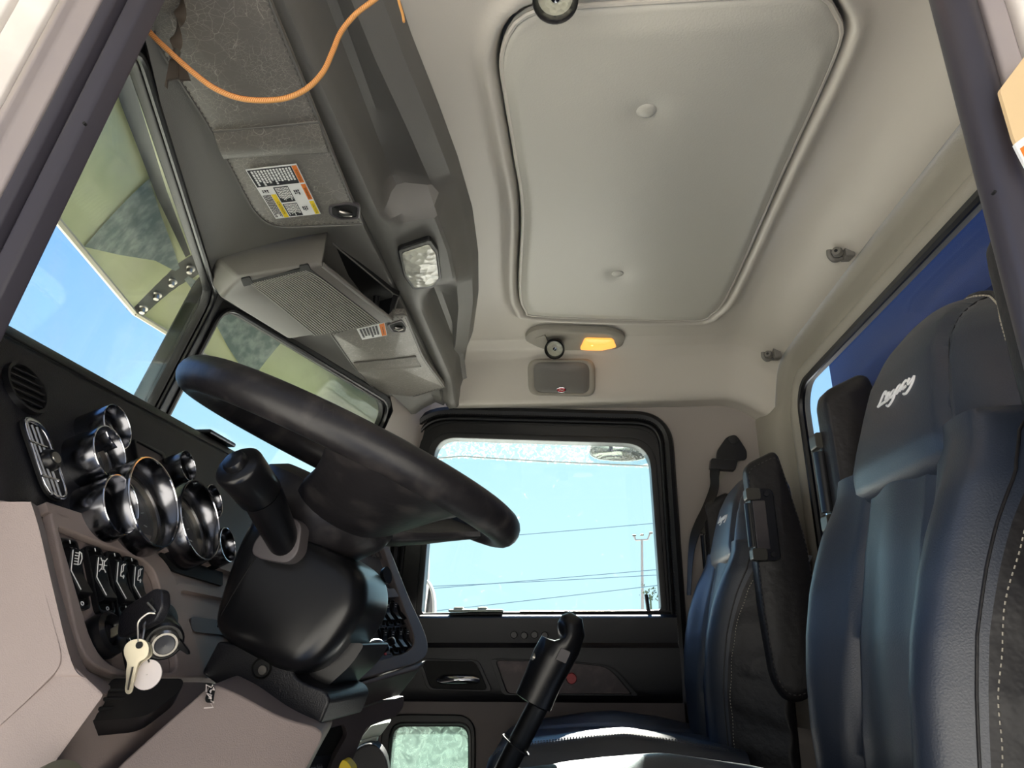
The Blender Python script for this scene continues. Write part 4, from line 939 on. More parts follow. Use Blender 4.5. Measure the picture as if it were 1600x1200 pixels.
# lower cover under the shroud
lc = [(340, 1002), (440, 1018), (452, 1030), (456, 1050), (470, 1066), (508, 1078), (516, 1094), (500, 1132), (470, 1128), (410, 1112), (350, 1078), (314, 1052)]
lcp = round_poly([aty(u, v, .862) for u, v in lc], [.004, .01, .01, .02, .02, .01, .006, .004, .004, .004, .004, .004], 5)
mb = MB(); mb.prism(lcp, (.012, .13, 0)); build(mb, 'lower_cover', M['black_plastic'], sc_, bev=.007, segs=4)
nk = round_poly([aty(u, v, .90) for u, v in ((430, 1008), (572, 1004), (548, 1040), (506, 1078), (474, 1062), (452, 1034))], [.004, .01, .01, .006, .02, .01], 5)
mb = MB(); mb.prism(nk, (.01, .09, 0)); build(mb, 'neck', M['black_smooth'], sc_, bev=.008, segs=4)
mb = MB(); q = aty(409, 1044, .860); mb.lathe([(.012, .0), (.0115, -.002), (.0105, .001)], q, (0, 1, 0), 24, caps=False); build(mb, 'screw_well', M['black_matte'], sc_)
mb = MB(); mb.lathe([(.0005, -.0008), (.0095, -.0005), (.0105, .002)], q, (0, 1, 0), 24); build(mb, 'well_floor', M['black_matte'], sc_)
mb = MB(); mb.lathe([(.0005, -.003), (.005, -.003), (.006, 0)], q + V((.002, 0, -.002)), (0, 1, 0), 14); build(mb, 'screw', M['steel'], sc_)
# signal stalk
s0, s1, s2 = aty(445, 850, .838), aty(412, 778, .775), aty(372, 728, .728)
sd = (s2 - s1).normalized()
r = thing('signal_stalk', s0, 'thick black turn signal stalk with round end button left of the column', 'signal stalk')
mb = MB(); mb.tube([s0 + (s0 - s1) * .15, s0, s0.lerp(s1, .5), s1, s1 + sd * .004], [.0165, .018, .0205, .0225, .0225], 28); build(mb, 'stem', M['black_smooth'], r)
mb = MB(); mb.tube([s1 + sd * .005, s1 + sd * .007, s2 - sd * .004, s2, s2 + sd * .003], [.0225, .0245, .0268, .0262, .023], 32); build(mb, 'grip', M['black_smooth'], r, angle=50)
mb = MB(); mb.lathe([(.0135, .0), (.0135, .005), (.012, .008), (.007, .0095), (.0005, .010)], s2 + sd * .003, sd, 26, caps=False); build(mb, 'end_button', M['black_smooth'], r)

# ================================================================ gear lever
GY = 1.27
r = thing('gear_lever', aty(790, 1200, GY + .05), 'gear lever with black grip knob, side switches and shiny black rod', 'gear lever')
k0, k1 = aty(833, 1096, GY), aty(862, 1030, GY); kdir = (k1 - k0).normalized()
ap_ = [(836, 1100), (846, 1073), (866, 1030), (880, 1005), (886, 994), (884, 982)]
path = [aty(u, v, GY) for u, v in ((832, 1102), (838, 1090), (850, 1062), (862, 1034), (872, 1010), (882, 996), (889, 988), (886, 980), (880, 974))]
def kring(c, ax, a, b, n=20):
    ax = ax.normalized(); s = ax.cross(V((0, 1, 0))).normalized(); t = V((0, 1, 0))
    return [c + s * (1.2 * a * cos(2 * pi * k / n)) + t * (1.2 * b * sin(2 * pi * k / n)) for k in range(n)]
mb = MB()
mb.loft([kring(aty(832, 1099, GY), kdir, .018, .018), kring(aty(833, 1097, GY), kdir, .0262, .022), kring(aty(848, 1062, GY), kdir, .0265, .023), kring(aty(864, 1028, GY), kdir, .0285, .024), kring(aty(875, 1008, GY), kdir, .0285, .025),
         kring(aty(884, 998, GY), V((-.15, 0, 1)), .027, .025), kring(aty(889, 988, GY), V((-.75, 0, .8)), .0265, .024), kring(aty(884, 980, GY), V((-1.0, 0, .35)), .022, .021), kring(aty(875, 976, GY), V((-1, 0, .2)), .0135, .014), kring(aty(871, 976, GY), V((-1, 0, .2)), .004, .004)])
build(mb, 'knob', M['black_smooth'], r, angle=60)
mb = MB(); q = aty(880, 1027, GY - .032); mb.prism(round_poly([aty(u, v, GY - .033) for u, v in ((877, 1012), (892, 1019), (884, 1037), (868, 1030))], .002, 3), (0, .008, 0)); build(mb, 'push_button', M['grey_rubber'], r, bev=.0012)
mb = MB(); mb.tube([aty(850, 1034, GY - .01), aty(832, 1026, GY - .012)], [.0052, .0064], 10); build(mb, 'splitter_switch', M['steel'], r)
mb = MB(); mb.tube([aty(843, 1098, GY + .003), aty(811, 1160, GY + .035), aty(770, 1240, GY + .07), V((-.15, 1.40, -.60))], [.0175, .018, .0185, .02], 18); build(mb, 'rod', M['rubber'], r)
mb = MB(); mb.tube([aty(834, 1096, GY + .022), aty(801, 1160, GY + .055), aty(762, 1240, GY + .08)], .0058, 8); build(mb, 'air_line', M['black_smooth'], r)
mb = MB(); cc = aty(806, 1164, GY + .032); mb.tube([cc + (kdir.cross(V((0, 1, 0)))).normalized() * (.0255 * cos(a)) + V((0, 1, 0)) * (.023 * sin(a)) + kdir * (.004 * cos(a)) for a in np.linspace(0, 2 * pi, 20)[:-1]], .0016, 6, True); build(mb, 'cable_tie', M['black_matte'], r)

# ================================================================ sun visors hanging under the header
def vpx(u, v, off=0.0): return atp(u, v, V((-.45, 0, .742 - off)), V((-.17, 0, 1)).normalized())
VN = V((-.17, 0, 1)).normalized()
vm = M['visor_vinyl']
def bil(c, s, t): return c[0].lerp(c[1], s).lerp(c[3].lerp(c[2], s), t)
def visor(nm_lab, out, rr, seamline, band, clip, parent_label):
    r = thing('sun_visor', vpx(*out[0]), parent_label, 'sun visor')
    o = round_poly([vpx(u, v) for u, v in out], rr, 6); m_ = sum(o, V()) / len(o)
    # pillow-edged slab
    secs = [[p + VN * .018 for p in o], [p + VN * .006 for p in o], [p.lerp(m_, .012) + VN * .0015 for p in o], [p.lerp(m_, .04) for p in o], [p.lerp(m_, .97) - VN * .002 for p in o]]
    mb = MB(); mb.loft(secs); build(mb, 'flap', M['visor_vinyl'], r, angle=60)
    mb = MB(); mb.tube([p.lerp(m_, .006) + VN * .001 for p in o], .0022, 5, True); build(mb, 'piping', M['console'], r)
    st = resample([p.lerp(m_, .045) - VN * .0006 for p in o], 260); mb = MB()
    for i in range(0, 260, 2): mb.tube([st[i], st[i].lerp(st[(i + 1) % 260], .75)], .0007, 4)
    x = build(mb, 'stitching', M['dark_thread'], r, flat=True); x['kind'] = 'stuff'
    b = [vpx(u, v) for u, v in band]
    rows = []
    for i in range(13):
        s = i / 12; rows.append([bil(b, t, s) - VN * (.0035 + .006 * sin(pi * min(1, max(0, (1 - s) * 1.05))) * (1 if i not in (0, 12) else 0)) + VN * (.0035 if i == 12 else 0) for t in np.linspace(0, 1, 16)])
    mb = MB(); mb.grid(rows); mb.grid([[rows[0][j], rows[0][j] + VN * .006] for j in range(16)]); build(mb, 'pocket_band', M['visor_vinyl'], r, angle=50)
    mb = MB(); mb.tube([rows[0][j] for j in range(16)], .0016, 6); build(mb, 'band_hem', M['console'], r)
    # moulded pivot clip
    c = clip; k = round_poly([vpx(u, v, .003) for u, v in c], .009, 5); kc = sum(k, V()) / len(k)
    mb = MB(); mb.plate_ring(k, [p.lerp(kc, .20) for p in k], VN * .008); build(mb, 'clip_surround', M['grey_rubber'], r, bev=.002)
    mb = MB(); mb.prism([p.lerp(kc, .2) + VN * .0015 for p in k], VN * .004); build(mb, 'clip_recess', M['black_matte'], r)
    mb = MB(); a = kc - (k[-1] - kc) * .2; mb.tube([kc.lerp(k[0], .35) - VN * .001, kc - VN * .003, kc.lerp(k[len(k) // 2], .45) - VN * .001], [.004, .0065, .0045], 12); build(mb, 'clip_pivot', M['steel'], r)
    return r
dv = visor('driver', [(190, -60), (400, -60), (424, 9), (496, 184), (551, 318), (568, 352), (430, 358), (398, 336), (330, 205), (245, 72)], [.004, .004, .02, .05, .02, .004, .03, .05, .05, .02], None, [(333, 203), (497, 188), (514, 238), (351, 248)], [(513, 322), (545, 318), (564, 322), (562, 343), (530, 345), (514, 336)], 'scuffed grey padded sun visor with a large warning sticker, nearest the open door')
pv = visor('passenger', [(515, 520), (600, 492), (634, 492), (662, 560), (696, 606), (640, 622), (600, 618), (575, 600), (548, 568)], [.01, .01, .01, .05, .006, .02, .02, .03, .03], None, [(553, 566), (650, 556), (658, 572), (563, 582)], [(604, 508), (628, 500), (636, 512), (634, 520), (612, 520)], 'grey padded sun visor on the passenger side beyond the speaker tray')
# warning stickers
def sticker(parent, c, off, blocks, name='warning_sticker'):
    c = [vpx(u, v, off) for u, v in c]
    base = build(MB().prism(c, VN * .0006), name, M['white'], parent)
    for (s0, s1, t0, t1, m) in blocks:
        d = -VN * .0003
        build(MB().add([bil(c, s0, t0) + d, bil(c, s1, t0) + d, bil(c, s1, t1) + d, bil(c, s0, t1) + d], [[0, 1, 2, 3]]), 'printed_field', M[m], base, flat=True)
    return base, c
def lines(base, c, s0, s1, t0, t1, n, m, ragged=.3, seed=1):
    """fine print: lines of small word-length dashes running along t"""
    rnd = random.Random(seed); mb = MB(); d = -VN * .0005
    for k in range(n):
        s = s0 + (s1 - s0) * (k + .5) / n; w = (s1 - s0) / n * .33; t = t0; te = t1 - (t1 - t0) * ragged * rnd.random()
        while t < te:
            l = rnd.uniform(.02, .055); b = min(te, t + l)
            mb.add([bil(c, s - w, t) + d, bil(c, s + w, t) + d, bil(c, s + w, b) + d, bil(c, s - w, b) + d], [[0, 1, 2, 3]]); t = b + .008
    x = build(mb, 'fine_print', M[m], base, flat=True); x['kind'] = 'stuff'
base, c = sticker(dv, [(383, 265), (463, 256), (501, 334), (431, 342)], .0042, [(.02, .88, .02, .34, 'ink'), (.89, .985, .02, .34, 'orange'), (.89, .985, .37, .68, 'orange'), (.89, .985, .71, .99, 'yellow'), (.32, .62, .37, .68, 'ink'), (.32, .62, .71, .98, 'ink'), (.2, .30, .50, .99, 'yellow')])
lines(base, c, .06, .86, .04, .33, 13, 'white', .35, 1); lines(base, c, .34, .61, .385, .66, 9, 'white', .3, 2); lines(base, c, .34, .61, .72, .97, 9, 'white', .3, 3); lines(base, c, .02, .19, .50, .99, 6, 'ink', .2, 4); lines(base, c, .68, .8, .46, .56, 3, 'ink', .3, 5); lines(base, c, .68, .8, .8, .9, 3, 'ink', .3, 6); lines(base, c, .06, .2, .40, .46, 3, 'ink', .3, 7)
def st_text(base, c, body, s, t, w, h, m='ink'):
    O = bil(c, s, t) - VN * .0003; U = (bil(c, s, t + .1) - bil(c, s, t)).normalized(); W = (bil(c, s + .1, t) - bil(c, s, t)).normalized(); W = (W - U * W.dot(U)).normalized()
    x = build(text_mb(body, O, U, W, h, w, ext=.0004), 'lettering', M[m], base, flat=True)
    if U.cross(W).dot(VN) > 0:
        for v_ in x.data.vertices: v_.co -= VN * .0010
hl = (c[3] - c[0]).length
for body, s, t, w in (('WARNING', .935, .20, .22), ('WARNING', .935, .55, .22), ('CAUTION', .935, .87, .20), ('CAUTION', .25, .78, .26)): st_text(base, c, body, s, t, w * hl, .006)
base, c = sticker(pv, [(557, 514), (601, 504), (605, 524), (566, 531)], .0042, [(.80, .98, .03, .97, 'orange')])
lines(base, c, .06, .74, .08, .92, 6, 'ink', .25, 9); st_text(base, c, 'WARNING', .89, .55, (c[3] - c[0]).length * .6, .005)

# ================================================================ speaker tray in the middle of the header
r = thing('speaker_tray', atz(450, 460, .69), 'grey open-backed tray with ribbed speaker grille under the middle of the header', 'speaker tray')
b0, b1, b2, b3, b4 = [atz(u, v, .69) for u, v in ((374, 434), (502, 413), (612, 502), (452, 528), (346, 463))]
t0, t1 = atz(330, 394, .756), atz(512, 364, .768); t4 = atz(327, 436, .735)
t2 = b2 + V((.0, .03, .075)); t3 = b3 + V((-.03, .03, .045))
cc = (b0 + b1 + b2 + b3) / 4 + V((0, 0, .03))
mb = MB(); mb.add([b0, b1, b2, b3, b4, t0, t1, t2, t3, t4], [[0, 1, 2, 3, 4], [5, 6, 1, 0], [5, 0, 4, 9], [9, 4, 3, 8], [8, 3, 2, 7]])
o = build(mb, 'shell', M['console_light'], r, bev=.0065, segs=4)
sm = o.modifiers.new('thickness', 'SOLIDIFY'); sm.thickness = .006; sm.offset = -1 if False else 0
def inn(p, k=.06, dz=0.004): return p.lerp(cc, k) + V((0, 0, dz))
mb = MB(); mb.add([inn(b0), inn(b1, .06), inn(b2, .05), inn(b3), inn(b4), inn(t0, .05, 0), inn(t1, .05, 0), inn(t2, .05, 0), inn(t3, .05, 0), inn(t4, .05, 0)], [[0, 1, 2, 3, 4], [5, 6, 1, 0], [5, 0, 4, 9], [9, 4, 3, 8], [8, 3, 2, 7]]); build(mb, 'liner', M['black_smooth'], r)
mb = MB(); mb.prism([atz(u, v, .778) for u, v in ((513, 368), (519, 379), (560, 412), (612, 456), (624, 462), (607, 500), (560, 470), (498, 420))], (0, 0, .012)); build(mb, 'rear_cavity', M['black_matte'], r)
mb = MB(); mb.tube([atz(519, 380, .7765), atz(612, 457, .7765)], .002, 6); build(mb, 'cavity_edge', M['console'], r)
mb = MB(); mb.tube([b1 + V((-.0, .004, .002)), b2 + V((0, -.004, .002))], .0055, 8); build(mb, 'rear_lip', M['console_light'], r)
gq = [atz(u, v, .6865) for u, v in ((388, 440), (481, 417), (594, 504), (490, 524))]
mb = MB(); mb.prism(gq, (0, 0, .003)); build(mb, 'grille_back', M['black_matte'], r)
mb = MB(); nb = 25
for k in range(nb):
    s = (k + .5) / nb; w = .20 / nb; ln = []
    for t in np.linspace(.03, 1, 20):
        bend = .10 * math.exp(-t / .07)
        ln.append(([bil(gq, max(0, s - w - bend), t), bil(gq, max(0.005, s + w - bend), t)]))
    mb.loft([[a + V((0, 0, 0)), b + V((0, 0, 0)), b + V((0, 0, -.0012)), a + V((0, 0, -.0012))] for a, b in ln])
build(mb, 'speaker_grille', M['grille_grey'], r, flat=True)
for u, v in ((383, 440), (474, 420)):
    mb = MB(); mb.prism(round_poly([atz(u - 7, v - 4, .6855), atz(u + 7, v - 7, .6855), atz(u + 13, v + 4, .6855), atz(u - 2, v + 8, .6855)], .004, 3), (0, 0, .003)); build(mb, 'screw_pocket', M['black_matte'], r)
mb = MB(); q = atz(586, 497, .70); mb.tube([q, q + V((.0, .0, .055))], .0085, 14); build(mb, 'post', M['black_smooth'], r)
mb = MB(); mb.prism([atz(602, 502, .694), atz(610, 502, .694), atz(622, 462, .765), atz(614, 460, .765)], (0, .012, 0)); build(mb, 'bracket', M['black_smooth'], r, bev=.0015)

# ================================================================ lamps overhead
LZ = .776; lampN = V((-.10, .0, 1)).normalized(); LPp = V((XS + .07, 0, .7785))
def lq_(u, v, off=0): return atp(u, v, LPp - lampN * off, lampN)
lo_px = [(621, 391), (672, 374), (685, 392), (690, 436), (678, 450), (646, 454), (630, 432)]
r = thing('dome_lamp', lq_(655, 415), 'clear ribbed dome lamp set in the overhead console', 'lamp')
ol = round_poly([lq_(u, v, .009) for u, v in lo_px], .010, 5); mc = sum(ol, V()) / len(ol)
mb = MB(); mb.plate_ring(ol, [p.lerp(mc, .17) for p in ol], lampN * .012); build(mb, 'bezel', M['rubber'], r, bev=.0025, segs=3)
ins_ = [p.lerp(mc, .16) for p in ol]
mb = MB(); mb.loft([[p + lampN * .010 for p in ins_], [p - lampN * .002 for p in ins_], [p.lerp(mc, .25) - lampN * .006 for p in ins_], [p.lerp(mc, .98) - lampN * .007 for p in ins_]]); build(mb, 'lens', M['lens'], r)
mb = MB()
for t in np.linspace(.2, .85, 6): mb.tube([lq_(lerp(634, 650, t), lerp(392, 446, t), .011), lq_(lerp(668, 682, t), lerp(384, 436, t), .011)], .0014, 5)
build(mb, 'lens_ribs', M['lens'], r)
mb = MB(); mb.lathe([(.0005, -.010), (.007, -.009), (.0075, -.004)], lq_(672, 414, .0), lampN, 14); build(mb, 'switch', M['grey_rubber'], r)

def map_lamp(mir, lab):
    zc = .888
    def mp(u, v, dz=0.0):
        p = atz(u, v, zc); 
        if mir: p = V((p.x, 2.76 - p.y, p.z))
        return p + V((0, 0, -dz))
    sg = -1 if mir else 1
    r = thing('map_lamp', mp(900, 530), lab, 'lamp', None)
    o = round_poly([mp(u, v) for u, v in ((818, 530), (828, 517), (850, 512), (955, 515), (978, 524), (972, 541), (955, 547), (845, 544))], .03, 5); m_ = sum(o, V()) / len(o)
    mb = MB(); mb.loft([[p + V((0, 0, .02)) for p in o], [p - V((0, 0, .002)) for p in o], [p.lerp(m_, .08) - V((0, 0, .008)) for p in o], [p.lerp(m_, .20) - V((0, 0, .009)) for p in o], [p.lerp(m_, .27) - V((0, 0, .005)) for p in o], [p.lerp(m_, .97) - V((0, 0, .005)) for p in o]]); build(mb, 'base', M['cloth_trim'], r, angle=50)
    l = round_poly([mp(u, v, .011) for u, v in ((914, 525), (958, 526), (963, 538), (940, 543), (906, 542))], .012, 4); lm = sum(l, V()) / len(l)
    mb = MB(); mb.loft([[p + V((0, 0, .006)) for p in l], l, [p.lerp(lm, .2) - V((0, 0, .004)) for p in l], [p.lerp(lm, .95) - V((0, 0, .005)) for p in l]]); build(mb, 'amber_lens', M['amber'], r)
    mb = MB(); mb.lathe([(.0005, -.005), (.006, -.002), (.007, .003)], mp(925, 533, .012), (0, 0, 1), 14); build(mb, 'bulb', M['bulb'], r)
    mb = MB(); mb.prism(round_poly([mp(u, v, .010) for u, v in ((836, 524), (852, 520), (858, 536), (842, 538))], .006, 3), (0, 0, .006)); build(mb, 'switch', M['cloth_trim'], r, bev=.002)
    sc0 = mp(868, 533, .02); ax = V((-.05, -.52 * sg if not mir else -.3, -.8)).normalized()
    if not mir: ax = V((-.12, -.78, -.60)).normalized()
    else: sc0 = atz(868, -14, .862); ax = V((-.02, -.35, -.93)).normalized()
    mb = MB(); mb.tube([mp(868, 530, -.01) if not mir else sc0 + V((0, -.02, .04)), sc0 + ax * .01], .018, 16); build(mb, 'neck', M['cloth_trim'], r)
    R_ = .032
    mb = MB(); mb.lathe([(.020, -.012), (.029, .0), (R_, .012), (R_, .034), (R_ * .95, .036), (R_ * .84, .032), (R_ * .76, .020), (.0005, .018)], sc0, ax, 32, caps=False); build(mb, 'spot_housing', M['black_smooth'], r)
    mb = MB(); mb.lathe([(R_ * .78, .0215), (R_ * .6, .0225), (.0005, .0235)], sc0, ax, 28, caps=False); build(mb, 'spot_lens', M['spot_glass'], r)
    mb = MB(); mb.lathe([(.006, .022), (.006, .026), (.0005, .027)], sc0, ax, 14, caps=False); build(mb, 'spot_bulb', M['chrome'], r)
map_lamp(False, 'oval map lamp with lit amber lens, at the far end of the ceiling')
map_lamp(True, 'black spot lamp of the near map light, cut off by the top edge')

# speaker cover on the far valance
def sq(u, v, off=0.0): n = V((0, -.85, -.53)).normalized(); return atp(u, v, V((0, 2.232, .80)) + n * off, n)
sn = V((0, -.85, -.53)).normalized()
r = thing('speaker_cover', sq(878, 590), 'rounded grey speaker cover with small red badge above the passenger window', 'speaker cover')
o = round_poly([sq(u, v, .0) for u, v in ((824, 560), (930, 560), (930, 619), (826, 617))], [.04, .04, .035, .035], 7); m_ = sum(o, V()) / len(o)
mb = MB(); mb.loft([[p - sn * .03 for p in o], [p + sn * .006 for p in o], [p.lerp(m_, .06) + sn * .013 for p in o], [p.lerp(m_, .14) + sn * .013 for p in o], [p.lerp(m_, .18) + sn * .010 for p in o]], True, False); build(mb, 'rim', M['cloth_trim'], r, angle=50)
mb = MB(); mb.loft([[p.lerp(m_, t) + sn * h for p in o] for t, h in ((.17, .010), (.25, .014), (.6, .016), (.98, .0165))]); build(mb, 'grille', M['console_light'], r, angle=60)
q = sq(877, 609, .0175)
mb = MB(); mb.loft([[q + V((1, 0, 0)) * (.016 * k_ * cos(a)) + sn.cross(V((1, 0, 0))) * (.009 * k_ * sin(a)) + sn * h for a in np.linspace(0, 2 * pi, 25)[:-1]] for k_, h in ((1, -.003), (1, .001), (.86, .002))]); build(mb, 'badge_edge', M['chrome'], r)
mb = MB(); mb.loft([[q + V((1, 0, 0)) * (.0135 * k_ * cos(a)) + sn.cross(V((1, 0, 0))) * (.0068 * k_ * sin(a)) + sn * h for a in np.linspace(0, 2 * pi, 25)[:-1]] for k_, h in ((1, .001), (1, .0028), (.5, .0032))]); build(mb, 'badge', M['red'], r)
mb = MB(); mb.tube([q + V((-.008, 0, 0)) + sn * .0034, q + V((-.003, 0, .001)) + sn * .0034, q + V((.002, 0, -.001)) + sn * .0034, q + V((.008, 0, .0005)) + sn * .0034], .0011, 5); build(mb, 'badge_script', M['white'], r)

# coat hooks on the rear trim seam
hk = atx(1314, 394, .668)
r = thing('coat_hook', hk, 'grey plastic coat hook on the rear roof seam, the nearer of two', 'coat hook', 'coat hooks')
mb = MB(); mb.prism(round_poly([hk + V((0, -.022, .016)), hk + V((0, .018, .018)), hk + V((.004, .022, -.016)), hk + V((.004, -.018, -.02))], .006, 4), (.02, 0, .0)); build(mb, 'base', M['console_light'], r, bev=.002)
mb = MB(); mb.tube(curve([hk + V((.002, .006, -.012)), hk + V((-.016, .004, -.018)), hk + V((-.026, .002, -.008)), hk + V((-.026, .0, .006))], 18), .0065, 10); mb.lathe([(.012, -.006), (.0125, .0), (.010, .008), (.0005, .009)], hk + V((-.014, -.012, -.006)), (-.6, -.8, 0), 14); build(mb, 'peg', M['console_light'], r)
mb = MB(); mb.lathe([(.0005, 0), (.004, 0), (.0045, -.003)], hk + V((-.0195, -.0195, -.006)), (-.6, -.8, 0), 10); build(mb, 'screw_hole', M['black_matte'], r)
dup(r, atx(1206, 553, .668) - hk, 'grey plastic coat hook on the rear roof seam, farther one near the corner')

# ================================================================ cords by the door top
cpts = [(170, -70, .575), (203, -4, .59), (230, 45, .60), (262, 78, .605), (300, 112, .61), (335, 138, .615), (372, 153, .62), (410, 157, .62), (448, 153, .62), (480, 138, .62), (505, 112, .62), (520, 80, .62), (533, 50, .62), (556, 22, .615), (592, -6, .61), (640, -50, .60)]
cu_ = curve([aty(*p) for p in cpts], 150)
r = thing('braided_cord', cu_[75], 'orange braided cord sagging across the top of the door opening', 'cord')
mb = MB(); mb.tube(cu_, .0031, 10); build(mb, 'cord', M['cord'], r)
mb = MB(); L2_ = resample(cu_, 420, False)
for k in range(2, 418):
    t = (L2_[k + 1] - L2_[k - 1]).normalized(); a = t.cross(V((0, 1, 0))).normalized(); b = V((0, -1, 0))
    ph = k * .9; pth = []
    for j in range(3): q = (-.6 + .6 * j) + (.5 if k % 2 else -.5); pth.append(L2_[k] + a * (.0032 * sin(q)) + b * (.0032 * cos(q)) + t * (.0009 * j))
    mb.tube(pth, .00033, 3, caps=False)
x = build(mb, 'braid_fleck', M['cord_dark'], r, flat=True); x['kind'] = 'stuff'
mb = MB(); mb.tube(curve([aty(618, -20, .66), aty(624, 5, .66), aty(629, 22, .66), aty(631, 34, .66)], 14), .0018, 6); build(mb, 'loose_wire', M['cord'], label='thin gold wire end poking down by the header corner at top', cat='wire')
r = thing('twisted_strap', aty(272, 100, .63), 'brown twisted strap with a flat split end hanging beside the orange cord', 'strap')
rows = []
for k in range(40):
    t = k / 39; c0_ = aty(lerp(289, 271, t), lerp(-30, 94, t), .63); a = t * 9; w = .0062 * (1 + .15 * sin(a * 2))
    rows.append([c0_ + V((cos(a) * w, sin(a) * w, 0)), c0_ + V((sin(a) * .002, -cos(a) * .002, 0)), c0_ - V((cos(a) * w, sin(a) * w, 0)), c0_ - V((sin(a) * .002, -cos(a) * .002, 0))])
mb = MB(); mb.loft(rows); build(mb, 'strap', M['strap'], r, angle=60)
mb = MB(); mb.tube([aty(276, 80, .63), aty(271, 93, .63)], .0052, 10); build(mb, 'ferrule', M['dark_metal'], r)
mb = MB(); mb.prism([aty(265, 92, .63), aty(279, 92, .63), aty(278, 121, .628), aty(262, 124, .625), aty(260, 137, .62), aty(257, 135, .622), aty(262, 108, .628)], (0, .0025, 0)); mb.prism([aty(280, 92, .632), aty(292, 110, .634), aty(297, 124, .636), aty(280, 124, .632)], (0, .0025, 0)); build(mb, 'split_end', M['strap'], r)

# ================================================================ seat belt on the far pillar
r = thing('seat_belt', aty(1140, 700, 2.31), 'black passenger seat belt hanging from a triangular anchor on the far pillar', 'seat belt')
BY = 2.318
mb = MB(); mb.prism(round_poly([aty(u, v, BY) for u, v in ((1134, 684), (1146, 680), (1152, 684), (1166, 706), (1166, 720), (1118, 722), (1119, 706))], .012, 4), (0, -.014, 0)); build(mb, 'anchor_cover', M['black_smooth'], r, bev=.004)
mb = MB(); mb.lathe([(.0005, -.018), (.014, -.017), (.016, -.010)], aty(1144, 689, BY), (0, 1, 0), 18); build(mb, 'anchor_bolt', M['rubber'], r)
mb = MB(); mb.prism(round_poly([aty(u, v, BY - .02) for u, v in ((1109, 719), (1150, 722), (1146, 738), (1107, 735))], .006, 4), (0, -.03, 0)); build(mb, 'loop_guide', M['black_smooth'], r, bev=.005)
mb = MB(); mb.prism([aty(u, v, BY - .025) for u, v in ((1121, 737), (1137, 738), (1124, 752), (1120, 757))], (0, -.004, 0)); build(mb, 'label', M['cloth_trim'], r)
we = [((1110, 728), (1125, 730)), ((1109, 742), (1123, 745)), ((1109, 760), (1122, 765)), ((1098, 790), (1113, 792)), ((1086, 815), (1100, 820)), ((1078, 838), (1090, 842)), ((1075, 870), (1083, 872)), ((1073, 930), (1079, 930))]
rows = [[aty(a[0], a[1], 2.29), aty(b[0], b[1], 2.27)] for a, b in we]
mb = MB(); ra = curve([q[0] for q in rows], 40); rb = curve([q[1] for q in rows], 40); mb.loft([[a, b, b + V((.002, .003, 0)), a + V((.002, .003, 0))] for a, b in zip(ra, rb)]); build(mb, 'webbing', M['rubber'], r)
# ================================================================ seats
def xc(z): return interp(z, [-.40, -.25, -.12, 0, .10, .18, .24, .30, .36, .42], [.380, .378, .380, .393, .413, .434, .445, .453, .469, .50])
def hw(z): return interp(z, [-.40, -.28, -.18, -.08, .02, .10, .16, .20, .23], [.238, .246, .252, .254, .252, .248, .244, .236, .21])
def ystitch(z): return interp(z, [-.40, -.15, 0, .15, .23], [.188, .198, .212, .228, .215])
def back_front(y, z):
    w = hw(z); t = abs(y) / w; x = xc(z)
    B = interp(z, [-.40, -.2, -.05, .06, .14, .20], [.030, .045, .050, .044, .030, .012])
    ys = ystitch(z)
    x -= B * math.exp(-((abs(y) - (ys - .048)) / .050) ** 2)
    x += .013 * math.exp(-((abs(y) - .095) / .0065) ** 2)                # channel seams
    x -= .010 * math.exp(-(y / .055) ** 2)
    q = (abs(y) - (ys - .022)) / (w - ys + .022)
    if q > 0: x += .115 * q ** 1.7
    if abs(y) > ys: x += .004 * sin(z * 70 + abs(y) * 40) * smooth((abs(y) - ys) / .01)
    return x
def hr_w(z): return interp(z, [.165, .18, .21, .25, .30, .34, .37, .395, .412, .422, .428], [.240, .252, .250, .236, .212, .188, .162, .129, .092, .055, .01])
def hr_front(y, z):
    w = max(.012, hr_w(z)); t = min(1, abs(y) / w)
    x = interp(z, [.165, .175, .19, .22, .26, .30, .34, .38, .41, .428], [.452, .432, .423, .422, .431, .442, .454, .475, .503, .537])
    x += .012 * math.exp(-((abs(y) - interp(z, [.17, .43], [.150, .085])) / .0065) ** 2)
    x += (.105 * t ** 4.5 + .012 * t ** 2) * min(1, w / .15)
    return x
def ybase(w, n=91):
    ts = np.linspace(-1, 1, n); return [w * (math.copysign(1 - (1 - abs(t)) ** 1.35, t)) for t in ts]
